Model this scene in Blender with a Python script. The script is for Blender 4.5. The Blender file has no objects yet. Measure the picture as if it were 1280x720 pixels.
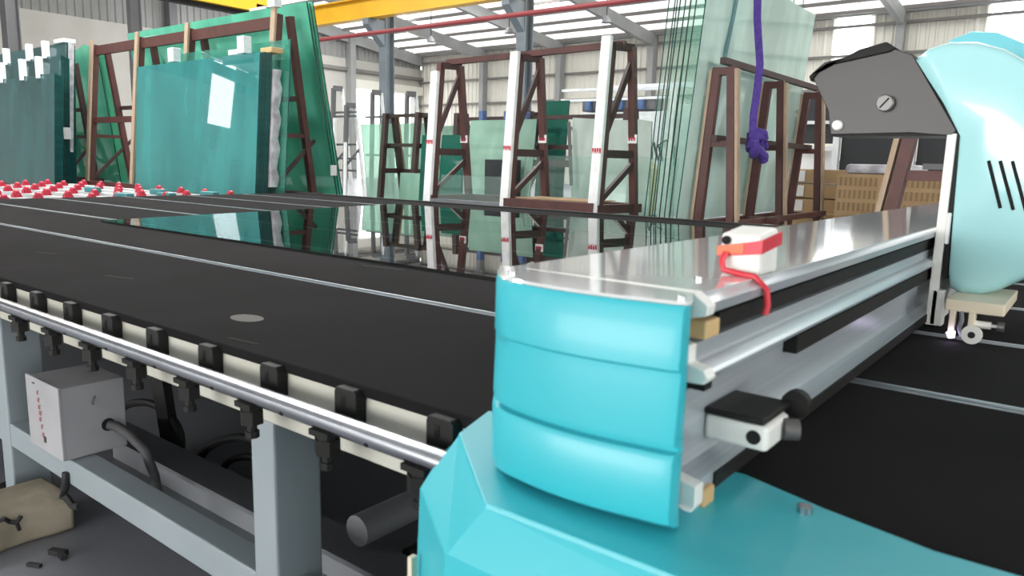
import bpy, bmesh, math, random
from mathutils import Vector, Matrix, Quaternion
random.seed(7)
SC = bpy.context.scene
COL = SC.collection

# ------------------------------------------------------------------ camera
cam_data = bpy.data.cameras.new('camera')
cam = bpy.data.objects.new('camera', cam_data)
COL.objects.link(cam)
cam.matrix_world = Matrix(((0.78537936, -0.12003333, 0.60726539, 0.0),
                           (0.61856569, 0.11482195, -0.77729815, 0.0),
                           (0.02357429, 0.98610746, 0.16442729, 1.20),
                           (0, 0, 0, 1)))
cam_data.sensor_width = 36.0
cam_data.lens = 941.0 / 1280.0 * 36.0
cam_data.clip_start = 0.02
cam_data.clip_end = 300
cam_data.dof.use_dof = True
cam_data.dof.focus_distance = 4.2
cam_data.dof.aperture_fstop = 6.5
SC.camera = cam

# ------------------------------------------------------------------ world and exposure
world = bpy.data.worlds.new('world')
SC.world = world
world.use_nodes = True
wn = world.node_tree
wn.nodes.clear()
wo = wn.nodes.new('ShaderNodeOutputWorld')
wb = wn.nodes.new('ShaderNodeBackground')
wt = wn.nodes.new('ShaderNodeTexCoord')
wsep = wn.nodes.new('ShaderNodeSeparateXYZ')
wr = wn.nodes.new('ShaderNodeValToRGB')
wr.color_ramp.elements[0].position = 0.0
wr.color_ramp.elements[0].color = (1.0, 0.99, 0.97, 1)
wr.color_ramp.elements[1].position = 1.0
wr.color_ramp.elements[1].color = (0.90, 0.95, 1.0, 1)
wn.links.new(wt.outputs['Generated'], wsep.inputs[0])
wn.links.new(wsep.outputs['Z'], wr.inputs['Fac'])
wn.links.new(wr.outputs['Color'], wb.inputs['Color'])
wb.inputs['Strength'].default_value = 2.6
wn.links.new(wb.outputs[0], wo.inputs['Surface'])

SC.view_settings.view_transform = 'Standard'
SC.view_settings.look = 'None'
SC.view_settings.gamma = 1.0
SC.view_settings.use_curve_mapping = False
SC.view_settings.exposure = 0.74
SC.cycles.transparent_max_bounces = 40
SC.cycles.max_bounces = 16
SC.cycles.glossy_bounces = 8

def area_light(name, loc, sx, sy, power, color=(1, 1, 1), direction=(0, 0, -1)):
    d = bpy.data.lights.new(name, 'AREA')
    d.shape = 'RECTANGLE'
    d.size, d.size_y = sx, sy
    d.energy = power
    d.color = color
    o = bpy.data.objects.new(name, d)
    o.location = loc
    o.rotation_euler = Vector(direction).to_track_quat('-Z', 'Y').to_euler()
    COL.objects.link(o)
    return o

# fill lights added under the roof, in place of daylight through its sheets
for i, x in enumerate((-33, -23, -13, -3, 8)):
    area_light('roof_fill_light', (x, 26, 9.2), 2.2, 12, 900, (0.97, 0.99, 1.0))

for x in (-24, -13):  # added to brighten the racks from above
    area_light('roof_fill_light', (x, 9.5, 10.4), 2.0, 5, 800, (1.0, 0.99, 0.97))
for x in (-21, -11.5):  # added to lift the rack fronts, no roof opening here
    area_light('roof_fill_light', (x, 2.0, 9.6), 2.0, 4, 650, (1.0, 0.99, 0.97))
# added fill lights at unseen openings behind the camera and to the side
area_light('bay_fill_light', (-5, -13.7, 2.3), 13, 4.2, 1050, (1.0, 0.985, 0.96), (0, 1, 0))
area_light('side_fill_light', (13.8, -2, 3.0), 11, 5.8, 400, (0.97, 0.985, 1.0), (-1, 0, 0))

# ------------------------------------------------------------------ materials
MATS = {}
def nodes_of(m):
    m.use_nodes = True
    nt = m.node_tree
    nt.nodes.clear()
    out = nt.nodes.new('ShaderNodeOutputMaterial')
    return nt, out

def mat(name, c, rough=0.5, metal=0.0, c2=None, scale=6.0, bump=0.0, bscale=60.0, trans=0.0,
        spec=0.5, coat=0.0, emit=None, estr=0.0, ior=1.5, detail=4.0, stretch=None, lo=0.35, hi=0.65):
    if name in MATS:
        return MATS[name]
    m = bpy.data.materials.new(name)
    nt, out = nodes_of(m)
    b = nt.nodes.new('ShaderNodeBsdfPrincipled')
    nt.links.new(b.outputs[0], out.inputs['Surface'])
    tc = nt.nodes.new('ShaderNodeTexCoord')
    src = tc.outputs['Object']
    if stretch:
        mp = nt.nodes.new('ShaderNodeMapping')
        mp.inputs['Scale'].default_value = stretch
        nt.links.new(src, mp.inputs['Vector'])
        src = mp.outputs['Vector']
    if c2 is None:
        c2 = tuple(min(1, v * 0.86) for v in c)
    nz = nt.nodes.new('ShaderNodeTexNoise')
    nz.inputs['Scale'].default_value = scale
    nz.inputs['Detail'].default_value = detail
    nt.links.new(src, nz.inputs['Vector'])
    r = nt.nodes.new('ShaderNodeValToRGB')
    r.color_ramp.elements[0].position = lo
    r.color_ramp.elements[1].position = hi
    r.color_ramp.elements[0].color = (*c2, 1)
    r.color_ramp.elements[1].color = (*c, 1)
    nt.links.new(nz.outputs['Fac'], r.inputs['Fac'])
    nt.links.new(r.outputs['Color'], b.inputs['Base Color'])
    b.inputs['Roughness'].default_value = rough
    b.inputs['Metallic'].default_value = metal
    b.inputs['Transmission Weight'].default_value = trans
    b.inputs['Specular IOR Level'].default_value = spec
    b.inputs['IOR'].default_value = ior
    b.inputs['Coat Weight'].default_value = coat
    b.inputs['Coat Roughness'].default_value = 0.08
    if emit:
        b.inputs['Emission Color'].default_value = (*emit, 1)
        b.inputs['Emission Strength'].default_value = estr
    if bump:
        n2 = nt.nodes.new('ShaderNodeTexNoise')
        n2.inputs['Scale'].default_value = bscale
        n2.inputs['Detail'].default_value = 3
        nt.links.new(src, n2.inputs['Vector'])
        bp = nt.nodes.new('ShaderNodeBump')
        bp.inputs['Strength'].default_value = bump
        bp.inputs['Distance'].default_value = 0.004
        nt.links.new(n2.outputs['Fac'], bp.inputs['Height'])
        nt.links.new(bp.outputs['Normal'], b.inputs['Normal'])
    MATS[name] = m
    return m

def sheet_glass(name, tint, body, mixfac=0.35, rough=0.01, ior=1.75):
    """Float glass: reflective surfaces, tinted see-through body, a little milky scatter from dust and powder."""
    if name in MATS:
        return MATS[name]
    m = bpy.data.materials.new(name)
    nt, out = nodes_of(m)
    tr = nt.nodes.new('ShaderNodeBsdfTransparent')
    tr.inputs['Color'].default_value = (*tint, 1)
    df = nt.nodes.new('ShaderNodeBsdfDiffuse')
    tc = nt.nodes.new('ShaderNodeTexCoord')
    nz = nt.nodes.new('ShaderNodeTexNoise')
    nz.inputs['Scale'].default_value = 1.3
    nz.inputs['Detail'].default_value = 5
    mp = nt.nodes.new('ShaderNodeMapping')
    mp.inputs['Scale'].default_value = (1.6, 1.6, 0.55)
    nt.links.new(tc.outputs['Object'], mp.inputs['Vector'])
    nt.links.new(mp.outputs['Vector'], nz.inputs['Vector'])
    r = nt.nodes.new('ShaderNodeValToRGB')
    r.color_ramp.elements[0].position = 0.38
    r.color_ramp.elements[1].position = 0.64
    r.color_ramp.elements[0].color = (*[v * 0.72 for v in body], 1)
    r.color_ramp.elements[1].color = (*body, 1)
    nt.links.new(nz.outputs['Fac'], r.inputs['Fac'])
    nt.links.new(r.outputs['Color'], df.inputs['Color'])
    m1 = nt.nodes.new('ShaderNodeMixShader')
    m1.inputs[0].default_value = mixfac
    nt.links.new(tr.outputs[0], m1.inputs[1])
    nt.links.new(df.outputs[0], m1.inputs[2])
    gl = nt.nodes.new('ShaderNodeBsdfGlossy')
    gl.inputs['Roughness'].default_value = rough
    gl.inputs['Color'].default_value = (1, 1, 1, 1)
    fr = nt.nodes.new('ShaderNodeFresnel')
    fr.inputs['IOR'].default_value = ior
    m2 = nt.nodes.new('ShaderNodeMixShader')
    ge = nt.nodes.new('ShaderNodeNewGeometry')
    inv = nt.nodes.new('ShaderNodeMath'); inv.operation = 'SUBTRACT'
    inv.inputs[0].default_value = 1.0
    nt.links.new(ge.outputs['Backfacing'], inv.inputs[1])
    mul = nt.nodes.new('ShaderNodeMath'); mul.operation = 'MULTIPLY'
    nt.links.new(fr.outputs[0], mul.inputs[0])
    nt.links.new(inv.outputs[0], mul.inputs[1])
    nt.links.new(mul.outputs[0], m2.inputs[0])
    nt.links.new(m1.outputs[0], m2.inputs[1])
    nt.links.new(gl.outputs[0], m2.inputs[2])
    nt.links.new(m2.outputs[0], out.inputs['Surface'])
    MATS[name] = m
    return m

def roof_mat(name, c, tfac):
    m = bpy.data.materials.new(name)
    nt, out = nodes_of(m)
    df = nt.nodes.new('ShaderNodeBsdfDiffuse')
    df.inputs['Color'].default_value = (*c, 1)
    tl = nt.nodes.new('ShaderNodeBsdfTranslucent')
    tl.inputs['Color'].default_value = (1.0, 0.97, 0.92, 1)
    mx = nt.nodes.new('ShaderNodeMixShader')
    mx.inputs[0].default_value = tfac
    nt.links.new(df.outputs[0], mx.inputs[1])
    nt.links.new(tl.outputs[0], mx.inputs[2])
    nt.links.new(mx.outputs[0], out.inputs['Surface'])
    MATS[name] = m
    return m

M_felt = mat('black_felt', (0.0135, 0.0125, 0.0135), 0.95, c2=(0.009, 0.0085, 0.009), scale=3, bump=0.35, bscale=500, spec=0.10, detail=8)
M_felt_old = mat('worn_felt', (0.017, 0.0155, 0.016), 0.95, c2=(0.011, 0.010, 0.0105), scale=2.2, bump=0.35, bscale=450, spec=0.10, detail=9)
M_slot = mat('brushed_aluminium', (0.46, 0.50, 0.53), 0.34, 0.9, stretch=(0.3, 30, 30))
M_beam = mat('cream_paint', (0.49, 0.485, 0.43), 0.42, c2=(0.43, 0.42, 0.36), scale=4)
M_leg = mat('pale_grey_paint', (0.26, 0.30, 0.325), 0.45, c2=(0.23, 0.27, 0.29), scale=3)  # darkened to carry the dimness under the table in the base colour
M_chan = mat('grey_channel_paint', (0.17, 0.18, 0.195), 0.55, scale=3)
M_chrome = mat('chromed_steel', (0.48, 0.50, 0.54), 0.26, 1.0)
M_black = mat('black_plastic', (0.010, 0.010, 0.009), 0.6, scale=12, spec=0.25)
M_blacksteel = mat('black_steel', (0.016, 0.015, 0.015), 0.6, spec=0.25)
M_hole = mat('dark_hole', (0.004, 0.004, 0.005), 0.9)
M_teal = mat('teal_paint', (0.036, 0.42, 0.49), 0.40, c2=(0.033, 0.40, 0.47), scale=2, coat=0.1)
M_teal_washed = mat('washed_out_teal', (0.38, 0.69, 0.71), 0.25, c2=(0.36, 0.66, 0.68), scale=2, coat=0.6)  # teal paled to put the bright glare on the head cover into its colour
M_enamel = mat('white_enamel', (0.66, 0.68, 0.69), 0.07, c2=(0.64, 0.66, 0.67), scale=2, coat=0.8, spec=0.8)
M_alu = mat('anodised_aluminium', (0.44, 0.48, 0.51), 0.28, 0.35, stretch=(30, 0.4, 30), c2=(0.38, 0.42, 0.45))
M_boxgrey = mat('grey_box_paint', (0.34, 0.34, 0.355), 0.5, scale=5)  # grey lowered, with the shade below the table put into it
M_sleeve = mat('dark_grey_sleeve', (0.07, 0.07, 0.075), 0.7, scale=20)
M_colsteel = mat('blue_grey_column_paint', (0.15, 0.18, 0.20), 0.5, scale=1.0)
M_whitep = mat('white_plastic', (0.80, 0.80, 0.76), 0.4, scale=9)
M_tan = mat('tan_wood_block', (0.62, 0.42, 0.20), 0.6, scale=14)
M_red = mat('red_tape', (0.62, 0.02, 0.04), 0.4, scale=10)
M_orange = mat('orange_tape', (0.72, 0.13, 0.03), 0.4, scale=10)
M_cream = mat('cream_machine_paint', (0.74, 0.66, 0.50), 0.45, scale=8)
M_darkmetal = mat('dark_satin_metal', (0.022, 0.021, 0.020), 0.35, 0.3, spec=0.4)
M_screw = mat('grey_screw_metal', (0.13, 0.128, 0.125), 0.4, 0.4)
M_laser = mat('violet_laser_glow', (0.8, 0.7, 1.0), 0.4, emit=(0.75, 0.62, 1.0), estr=6)
M_rust = mat('red_oxide_paint', (0.098, 0.032, 0.027), 0.55, c2=(0.070, 0.025, 0.022), scale=5)
M_rust_d = mat('dark_oxide_paint', (0.058, 0.028, 0.026), 0.6, c2=(0.045, 0.022, 0.02), scale=5)
M_wood = mat('raw_timber_lining', (0.47, 0.35, 0.25), 0.75, c2=(0.38, 0.28, 0.19), stretch=(20, 20, 1.2), bump=0.3)
M_padw = mat('white_foam_padding', (0.84, 0.84, 0.84), 0.7, scale=9)
M_foam = mat('white_foam_block', (0.80, 0.86, 0.88), 0.8, scale=30)
M_floor = mat('polished_concrete', (0.22, 0.225, 0.25), 0.4, c2=(0.16, 0.165, 0.185), scale=1.6, detail=10, bump=0.05, bscale=30)
M_wall = mat('wall_sheet_paint', (0.68, 0.66, 0.59), 0.5, c2=(0.62, 0.60, 0.53), scale=0.5)
M_walld = mat('grey_wall_sheet', (0.25, 0.25, 0.24), 0.5, c2=(0.21, 0.21, 0.20), scale=0.5)
M_mason = mat('beige_plaster', (0.44, 0.425, 0.39), 0.8, c2=(0.39, 0.375, 0.34), scale=0.6)
M_steel = mat('grey_structural_steel', (0.27, 0.275, 0.27), 0.5, scale=1.0)
M_steeld = mat('dark_structural_steel', (0.11, 0.11, 0.115), 0.6, scale=1.0)
M_purlin = mat('purlin_steel', (0.17, 0.16, 0.15), 0.6, scale=1.0)
M_yellow = mat('crane_yellow', (0.72, 0.40, 0.015), 0.45, c2=(0.64, 0.35, 0.012), scale=1.0)
M_pipe = mat('red_pipe_paint', (0.24, 0.035, 0.04), 0.5, scale=2)
M_card = mat('brown_cardboard', (0.42, 0.28, 0.15), 0.85, c2=(0.36, 0.24, 0.13), scale=4)
M_paper = mat('white_paper', (0.80, 0.80, 0.79), 0.8)
M_film = mat('crumpled_white_film', (0.62, 0.62, 0.64), 0.5, c2=(0.34, 0.31, 0.35), scale=7, detail=8)
M_black_board = mat('black_board', (0.02, 0.022, 0.026), 0.6)
M_machine = mat('white_machine_paint', (0.70, 0.73, 0.75), 0.4)
M_purple = mat('purple_webbing', (0.09, 0.05, 0.30), 0.85, c2=(0.06, 0.03, 0.22), scale=30)
M_navy = mat('grey_teal_webbing', (0.15, 0.32, 0.33), 0.85)
M_dirtyblock = mat('stained_plaster_block', (0.33, 0.29, 0.22), 0.85, c2=(0.17, 0.15, 0.10), scale=6, detail=8, bump=0.6, bscale=25)
M_pink = mat('pink_red_wheel', (0.52, 0.018, 0.05), 0.45, scale=20)
M_rod = mat('white_rod', (0.74, 0.75, 0.74), 0.4)
M_tealdark = mat('dull_teal_fitting', (0.05, 0.24, 0.26), 0.5)
M_yelbag = mat('faded_yellow_drum', (0.55, 0.50, 0.20), 0.6)
M_bluefoam = mat('blue_foam', (0.10, 0.16, 0.34), 0.8)
M_strip = mat('daylight_panel', (0.9, 0.92, 0.94), 0.5, emit=(0.93, 0.97, 1.0), estr=4.0)
M_chalk = mat('worn_grey_patch', (0.13, 0.125, 0.115), 0.9)
M_smudge = mat('faint_chalk', (0.045, 0.043, 0.042), 0.95, spec=0.1)
M_ink = mat('dark_ink', (0.03, 0.02, 0.025), 0.8)
M_redink = mat('red_ink', (0.55, 0.03, 0.06), 0.8)
M_fadeink = mat('faded_red_ink', (0.30, 0.10, 0.12), 0.8)
M_rope = mat('black_cable', (0.01, 0.01, 0.011), 0.6)

G_teal = sheet_glass('teal_stack_glass', (0.48, 0.82, 0.80), (0.075, 0.37, 0.365), 0.6)
G_green = sheet_glass('green_stack_glass', (0.55, 0.88, 0.74), (0.19, 0.72, 0.53), 0.6)
G_dark = sheet_glass('dark_teal_glass', (0.35, 0.55, 0.55), (0.06, 0.19, 0.20), 0.55)
G_pale = sheet_glass('pale_green_glass', (0.86, 0.97, 0.94), (0.72, 0.95, 0.88), 0.78)
G_sage = sheet_glass('sage_green_glass', (0.74, 0.90, 0.82), (0.45, 0.64, 0.54), 0.6)
G_clear = sheet_glass('clear_float_glass', (0.93, 0.98, 0.96), (0.45, 0.62, 0.57), 0.10)
G_frost = sheet_glass('frosted_white_glass', (0.85, 0.92, 0.88), (0.62, 0.70, 0.65), 0.75, 0.12)
G_forest = sheet_glass('forest_green_glass', (0.14, 0.34, 0.26), (0.012, 0.10, 0.075), 0.8)
G_pgreen = sheet_glass('pale_float_glass', (0.62, 0.88, 0.80), (0.15, 0.5, 0.42), 0.25)
G_bundle = sheet_glass('bundle_float_glass', (0.965, 0.99, 0.98), (0.5, 0.75, 0.66), 0.10)
for n_ in G_bundle.node_tree.nodes:
    if n_.type == 'FRESNEL':
        n_.inputs['IOR'].default_value = 1.3
G_edge = mat('glass_cut_edge', (0.012, 0.075, 0.07), 0.15, c2=(0.008, 0.05, 0.05), scale=20)
G_table = sheet_glass('table_float_glass', (0.55, 0.60, 0.60), (0.02, 0.03, 0.03), 0.05, 0.0, 4.0)

# ------------------------------------------------------------------ geometry helpers
ORG = {}
class MB:
    def __init__(self):
        self.v, self.f = [], []
    def add(self, vs, fs):
        n = len(self.v)
        self.v += [Vector(p) for p in vs]
        self.f += [tuple(i + n for i in f) for f in fs]
        return self
    def hexa(self, p):
        return self.add(p, [(0, 3, 2, 1), (4, 5, 6, 7), (0, 1, 5, 4), (1, 2, 6, 5), (2, 3, 7, 6), (3, 0, 4, 7)])
    def box(self, x0, x1, y0, y1, z0, z1):
        return self.hexa([(x0, y0, z0), (x1, y0, z0), (x1, y1, z0), (x0, y1, z0),
                          (x0, y0, z1), (x1, y0, z1), (x1, y1, z1), (x0, y1, z1)])
    def beam(self, a, b, w, h, up=(0, 0, 1)):
        a, b = Vector(a), Vector(b)
        d = (b - a).normalized()
        s = d.cross(Vector(up))
        if s.length < 1e-4:
            s = d.cross(Vector((1, 0, 0)))
        s.normalize()
        u = s.cross(d).normalized()
        s, u = s * w / 2, u * h / 2
        return self.hexa([a - s - u, a + s - u, b + s - u, b - s - u, a - s + u, a + s + u, b + s + u, b - s + u])
    def ring_path(self, rings, close=True):
        n = len(rings[0])
        base = len(self.v)
        for r in rings:
            self.v += [Vector(p) for p in r]
        for i in range(len(rings) - 1):
            for j in range(n):
                k = (j + 1) % n
                self.f.append((base + i * n + j, base + i * n + k, base + (i + 1) * n + k, base + (i + 1) * n + j))
        if close:
            self.f.append(tuple(base + j for j in reversed(range(n))))
            self.f.append(tuple(base + (len(rings) - 1) * n + j for j in range(n)))
        return self
    def tube(self, pts, r, n=10):
        pts = [Vector(p) for p in pts]
        rs = r if isinstance(r, (list, tuple)) else [r] * len(pts)
        rings = []
        prev = None
        for i, p in enumerate(pts):
            d = (pts[min(i + 1, len(pts) - 1)] - pts[max(i - 1, 0)]).normalized()
            if prev is None:
                s = d.cross(Vector((0, 0, 1)))
                if s.length < 1e-3:
                    s = d.cross(Vector((1, 0, 0)))
            else:
                s = prev - d * prev.dot(d)
            s.normalize()
            prev = s
            u = d.cross(s)
            rings.append([p + (s * math.cos(2 * math.pi * k / n) + u * math.sin(2 * math.pi * k / n)) * rs[i] for k in range(n)])
        return self.ring_path(rings)
    def ribbon(self, pts, wdir, w, t):
        """flat strap along pts; wdir = width direction"""
        wdir = Vector(wdir).normalized()
        pts = [Vector(p) for p in pts]
        rings = []
        for i, p in enumerate(pts):
            d = (pts[min(i + 1, len(pts) - 1)] - pts[max(i - 1, 0)]).normalized()
            nrm = d.cross(wdir).normalized()
            a, b = wdir * w / 2, nrm * t / 2
            rings.append([p - a - b, p + a - b, p + a + b, p - a + b])
        return self.ring_path(rings)
    def prism(self, poly, axis, a0, a1):
        """poly: list of 2-D points in the other two axes (x,z for axis 1; y,z for axis 0; x,y for axis 2)"""
        def P(q, a):
            if axis == 1:
                return (q[0], a, q[1])
            if axis == 0:
                return (a, q[0], q[1])
            return (q[0], q[1], a)
        return self.ring_path([[P(q, a0) for q in poly], [P(q, a1) for q in poly]])
    def lean(self, x0, x1, z0, z1, yb, yt, th, skew=0.0):
        """upright sheet facing -Y: bottom front edge at yb, top front edge at yt"""
        return self.hexa([(x0, yb, z0), (x1, yb + skew, z0), (x1, yb + skew + th, z0), (x0, yb + th, z0),
                          (x0, yt, z1), (x1, yt + skew, z1), (x1, yt + skew + th, z1), (x0, yt + th, z1)])
    def build(self, name, m, parent=None, bevel=0.0, smooth=False, seg=2, edge=None):
        xs = [v.x for v in self.v]; ys = [v.y for v in self.v]; zs = [v.z for v in self.v]
        if parent is None:
            org = Vector(((min(xs) + max(xs)) / 2, (min(ys) + max(ys)) / 2, min(zs)))
        else:
            org = ORG[parent.name].copy()
        me = bpy.data.meshes.new(name)
        me.from_pydata([v - org for v in self.v], [], self.f)
        bm = bmesh.new(); bm.from_mesh(me)
        bmesh.ops.recalc_face_normals(bm, faces=bm.faces)
        bm.to_mesh(me); bm.free()
        me.materials.append(m)
        if edge:
            me.materials.append(G_edge)
            for p in me.polygons:
                if abs(p.normal[edge - 1]) > 0.7:
                    p.material_index = 1
        if smooth:
            for p in me.polygons:
                p.use_smooth = True
            if smooth != 'all':
                me.set_sharp_from_angle(angle=math.radians(38))
        o = bpy.data.objects.new(name, me)
        COL.objects.link(o)
        if parent is None:
            o.location = org
        else:
            o.parent = parent
        ORG[o.name] = org
        if bevel:
            b = o.modifiers.new('bevel', 'BEVEL')
            b.width = bevel; b.segments = seg; b.limit_method = 'ANGLE'; b.angle_limit = math.radians(35)
        return o

def tag(o, label, cat, group=None):
    o['label'] = label; o['category'] = cat
    if group:
        o['group'] = group
    return o
def thing(name, label, cat, loc, group=None):
    o = bpy.data.objects.new(name, None)
    o.empty_display_size = 0.1
    COL.objects.link(o)
    o.location = loc
    ORG[o.name] = Vector(loc)
    return tag(o, label, cat, group)
def struct(o):
    o['kind'] = 'structure'
    return o
def B(*a):
    return MB().box(*a)
def share(o, name, offset, parent=None):
    """another object with the same mesh, moved by offset"""
    c = o.copy()
    c.name = name
    COL.objects.link(c)
    if parent is not None:
        c.parent = parent
    c.location = Vector(o.location) + Vector(offset)
    ORG[c.name] = ORG[o.name].copy() + Vector(offset)
    return c
def arc(c, r, a0, a1, n, plane='xy', z=0):
    out = []
    for i in range(n + 1):
        a = math.radians(a0 + (a1 - a0) * i / n)
        out.append((c[0] + r * math.cos(a), c[1] + r * math.sin(a)))
    return out
ORD = ['first', 'second', 'third', 'fourth', 'fifth', 'sixth', 'seventh', 'eighth', 'ninth', 'tenth', 'eleventh', 'twelfth']

# ================================================================== SETTING
XW, YW = -38.0, 38.0          # far-left and far walls
XE, YS = 14.0, -14.0
EAVE, SLOPE, YR = 8.3, 0.113, 12.0
def roof_z(y):
    return EAVE + SLOPE * ((YW - y) if y > YR else (y - YS))
floor = struct(B(XW, XE, YS, YW, -0.2, 0).build('floor', M_floor))

def corrugated(axis, fixed, a0, a1, z0, z1, pitch=0.36, depth=0.05, inward=1):
    """ribbed wall sheet; top may be a function"""
    mb = MB()
    n = int((a1 - a0) / pitch)
    prof = []
    for i in range(n + 1):
        a = a0 + i * (a1 - a0) / n
        p = (a1 - a0) / n
        prof += [(a, 0), (a + p * 0.55, 0), (a + p * 0.68, depth), (a + p * 0.87, depth)]
    prof = [q for q in prof if q[0] <= a1 + 1e-6]
    vs = []
    for a, d in prof:
        zt = z1(a) if callable(z1) else z1
        for z in (z0, zt):
            vs.append((a, fixed + inward * d, z) if axis == 1 else (fixed + inward * d, a, z))
    fs = [(2 * i, 2 * i + 2, 2 * i + 3, 2 * i + 1) for i in range(len(prof) - 1)]
    return mb.add(vs, fs)

wall_back = struct(corrugated(1, YW, XW, XE, 0, EAVE + 0.05, 0.36, 0.06, -1).build('wall_back', M_wall))
for z in (1.6, 3.3, 4.9, 6.4, 7.7):
    B(XW, XE, YW - 0.28, YW - 0.10, z - 0.06, z + 0.06).build('girt', M_purlin, wall_back)
for x in (-32.0, -26.1, -20.1, -14.1, -8.0, -2.0, 4.0, 10.0):
    B(x - 0.16, x + 0.16, YW - 0.75, YW - 0.28, 0, roof_z(YW - 0.5) - 0.5).build('wall_column', M_steel, wall_back)
for n_, x in ((1, -10.1), (2, -4.0), (3, 3.0)):
    w = struct(B(x - 0.72, x + 0.72, YW - 0.14, YW - 0.08, 4.3, EAVE).build('window_%d' % n_, M_strip))

# left end wall: plastered masonry below, sheet above, with an open roller door
DY0, DY1, DZ = 32.2, 37.3, 5.55
mw = MB()
mw.box(XW - 0.3, XW, YS, DY0 - 0.3, 0, 7.3)
mw.box(XW - 0.3, XW, DY1 + 0.2, YW, 0, 7.3)
mw.box(XW - 0.3, XW, DY0 - 0.3, DY1 + 0.2, DZ + 0.5, 7.3)
wall_left = struct(mw.build('wall_left', M_mason))
corrugated(0, XW - 0.1, YS, YW, 7.2, lambda a: roof_z(a), 0.36, 0.06, 1).build('wall_sheet', M_walld, wall_left)
B(XW - 0.3, XW + 0.35, DY0 - 0.6, DY1 + 0.5, DZ, DZ + 0.55).build('door_lintel', M_wall, wall_left)
for y in (DY0 - 0.3, DY1 + 0.1):
    B(XW - 0.3, XW + 0.12, y - 0.15, y + 0.15, 0, DZ).build('door_jamb', M_steel, wall_left)
B(XW, XW + 0.2, 26, 38, 6.55, 6.75).build('girt', M_purlin, wall_left)
for y in (20.2, 26.2, 31.6):
    B(XW + 0.02, XW + 0.5, y - 0.2, y + 0.2, 0, roof_z(y) - 0.3).build('wall_column', M_steeld if y < 22 else M_steel, wall_left)
struct(B(XW + 0.0, XW + 0.05, -11.4, -10.1, 5.3, 8.6).build('window_4', M_strip))
# walls behind the camera, with tall daylight strips and an open loading bay
mw = MB()
for a0, a1 in ((XW, -12), (2, XE)):
    mw.box(a0, a1, YS - 0.2, YS, 0, EAVE)
mw.box(-12, 2, YS - 0.2, YS, 4.5, EAVE)
wall_front = struct(mw.build('wall_front', M_wall))
for n_, x in ((5, -34), (6, -26), (7, -18), (8, 6)):
    struct(B(x - 0.7, x + 0.7, YS + 0.0, YS + 0.06, 3.2, EAVE - 0.1).build('window_%d' % n_, M_strip))
mw = MB()
mw.box(XE, XE + 0.2, YS, -8, 0, EAVE + 2.9)
mw.box(XE, XE + 0.2, 4, YW, 0, EAVE + 2.9)
mw.box(XE, XE + 0.2, -8, 4, 6.0, EAVE + 2.9)
wall_right = struct(mw.build('wall_right', M_wall))

# roof: translucent white sheet over purlins and tapered rafters
M_roof = roof_mat('translucent_roof_sheet', (0.80, 0.82, 0.82), 0.36)
M_roof_near = roof_mat('opaque_roof_sheet', (0.55, 0.56, 0.56), 0.03)
mb = MB()
mb.add([(XW, YR, roof_z(YR)), (XE, YR, roof_z(YR)), (XE, YW, EAVE), (XW, YW, EAVE)], [(0, 1, 2, 3)])
ceiling = struct(mb.build('ceiling', M_roof))
MB().add([(XW, YS, EAVE), (XE, YS, EAVE), (XE, YR, roof_z(YR)), (XW, YR, roof_z(YR))], [(0, 1, 2, 3)]).build('roof_sheet', M_roof_near, ceiling)
y = YW - 0.6
while y > YS:
    z = roof_z(y) - 0.14
    B(XW, XE, y - 0.05, y + 0.05, z - 0.05, z + 0.11).build('purlin', M_purlin, ceiling)
    y -= 1.55
for x in (-38 + 0.2, -32.0, -26.1, -20.1, -14.1, -8.0, -2.0, 4.0, 10.0):
    for ya, yb in ((YW - 0.3, YR), (YS, YR)):
        za, zb = roof_z(ya) - 0.24, roof_z(yb) - 0.24
        s = 1 if yb > ya else -1
        mb = MB()
        da, db = 0.62, 0.42
        mb.hexa([(x - 0.12, ya, za - da), (x + 0.12, ya, za - da), (x + 0.12, yb, zb - db), (x - 0.12, yb, zb - db),
                 (x - 0.12, ya, za), (x + 0.12, ya, za), (x + 0.12, yb, zb), (x - 0.12, yb, zb)])
        mb.build('rafter', M_steel, ceiling)
B(XW, XE, YW - 0.35, YW - 0.05, EAVE - 0.18, EAVE).build('eave_beam', M_steel, ceiling)

# ------------------------------------------------------------------ crane columns, runway, pipe, lamps
def crane_column(x, y, label, h=9.6, m=M_colsteel, w=0.34, arm=True):
    t = thing('crane_column', label, 'column', (x, y, 0))
    mb = MB()
    mb.box(x - w / 2, x + w / 2, y - 0.2, y - 0.17, 0, h)
    mb.box(x - w / 2, x + w / 2, y + 0.17, y + 0.2, 0, h)
    mb.box(x - 0.02, x + 0.02, y - 0.17, y + 0.17, 0, h)
    mb.build('shaft', m, t)
    if arm:
        MB().prism([(y - 0.2, 5.0), (y - 0.2, 5.85), (y - 0.95, 5.85), (y - 0.95, 5.65)], 0, x - 0.14, x + 0.14).build('bracket', m, t)
    B(x - 0.3, x + 0.3, y - 0.35, y + 0.35, 0, 0.03).build('base_plate', m, t)
    return t
crane_column(-20.2, 18.5, 'grey steel column carrying the crane rail, behind the sage green glass rack')
crane_column(-14.2, 18.5, 'grey steel column carrying the crane rail, behind the white padded rack')
crane_column(-8.2, 18.5, 'grey steel column hidden behind the tall pale glass stack')
# the two dark columns at the far left
crane_column(-28.9, 10.0, 'dark steel column at the far left edge of the photo', 9.0, M_steeld, 0.5, False)
crane_column(-30.0, 14.6, 'dark steel column in front of the beige wall, left of the yellow crane girder', 9.4, M_steeld, 0.34, False)

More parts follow.
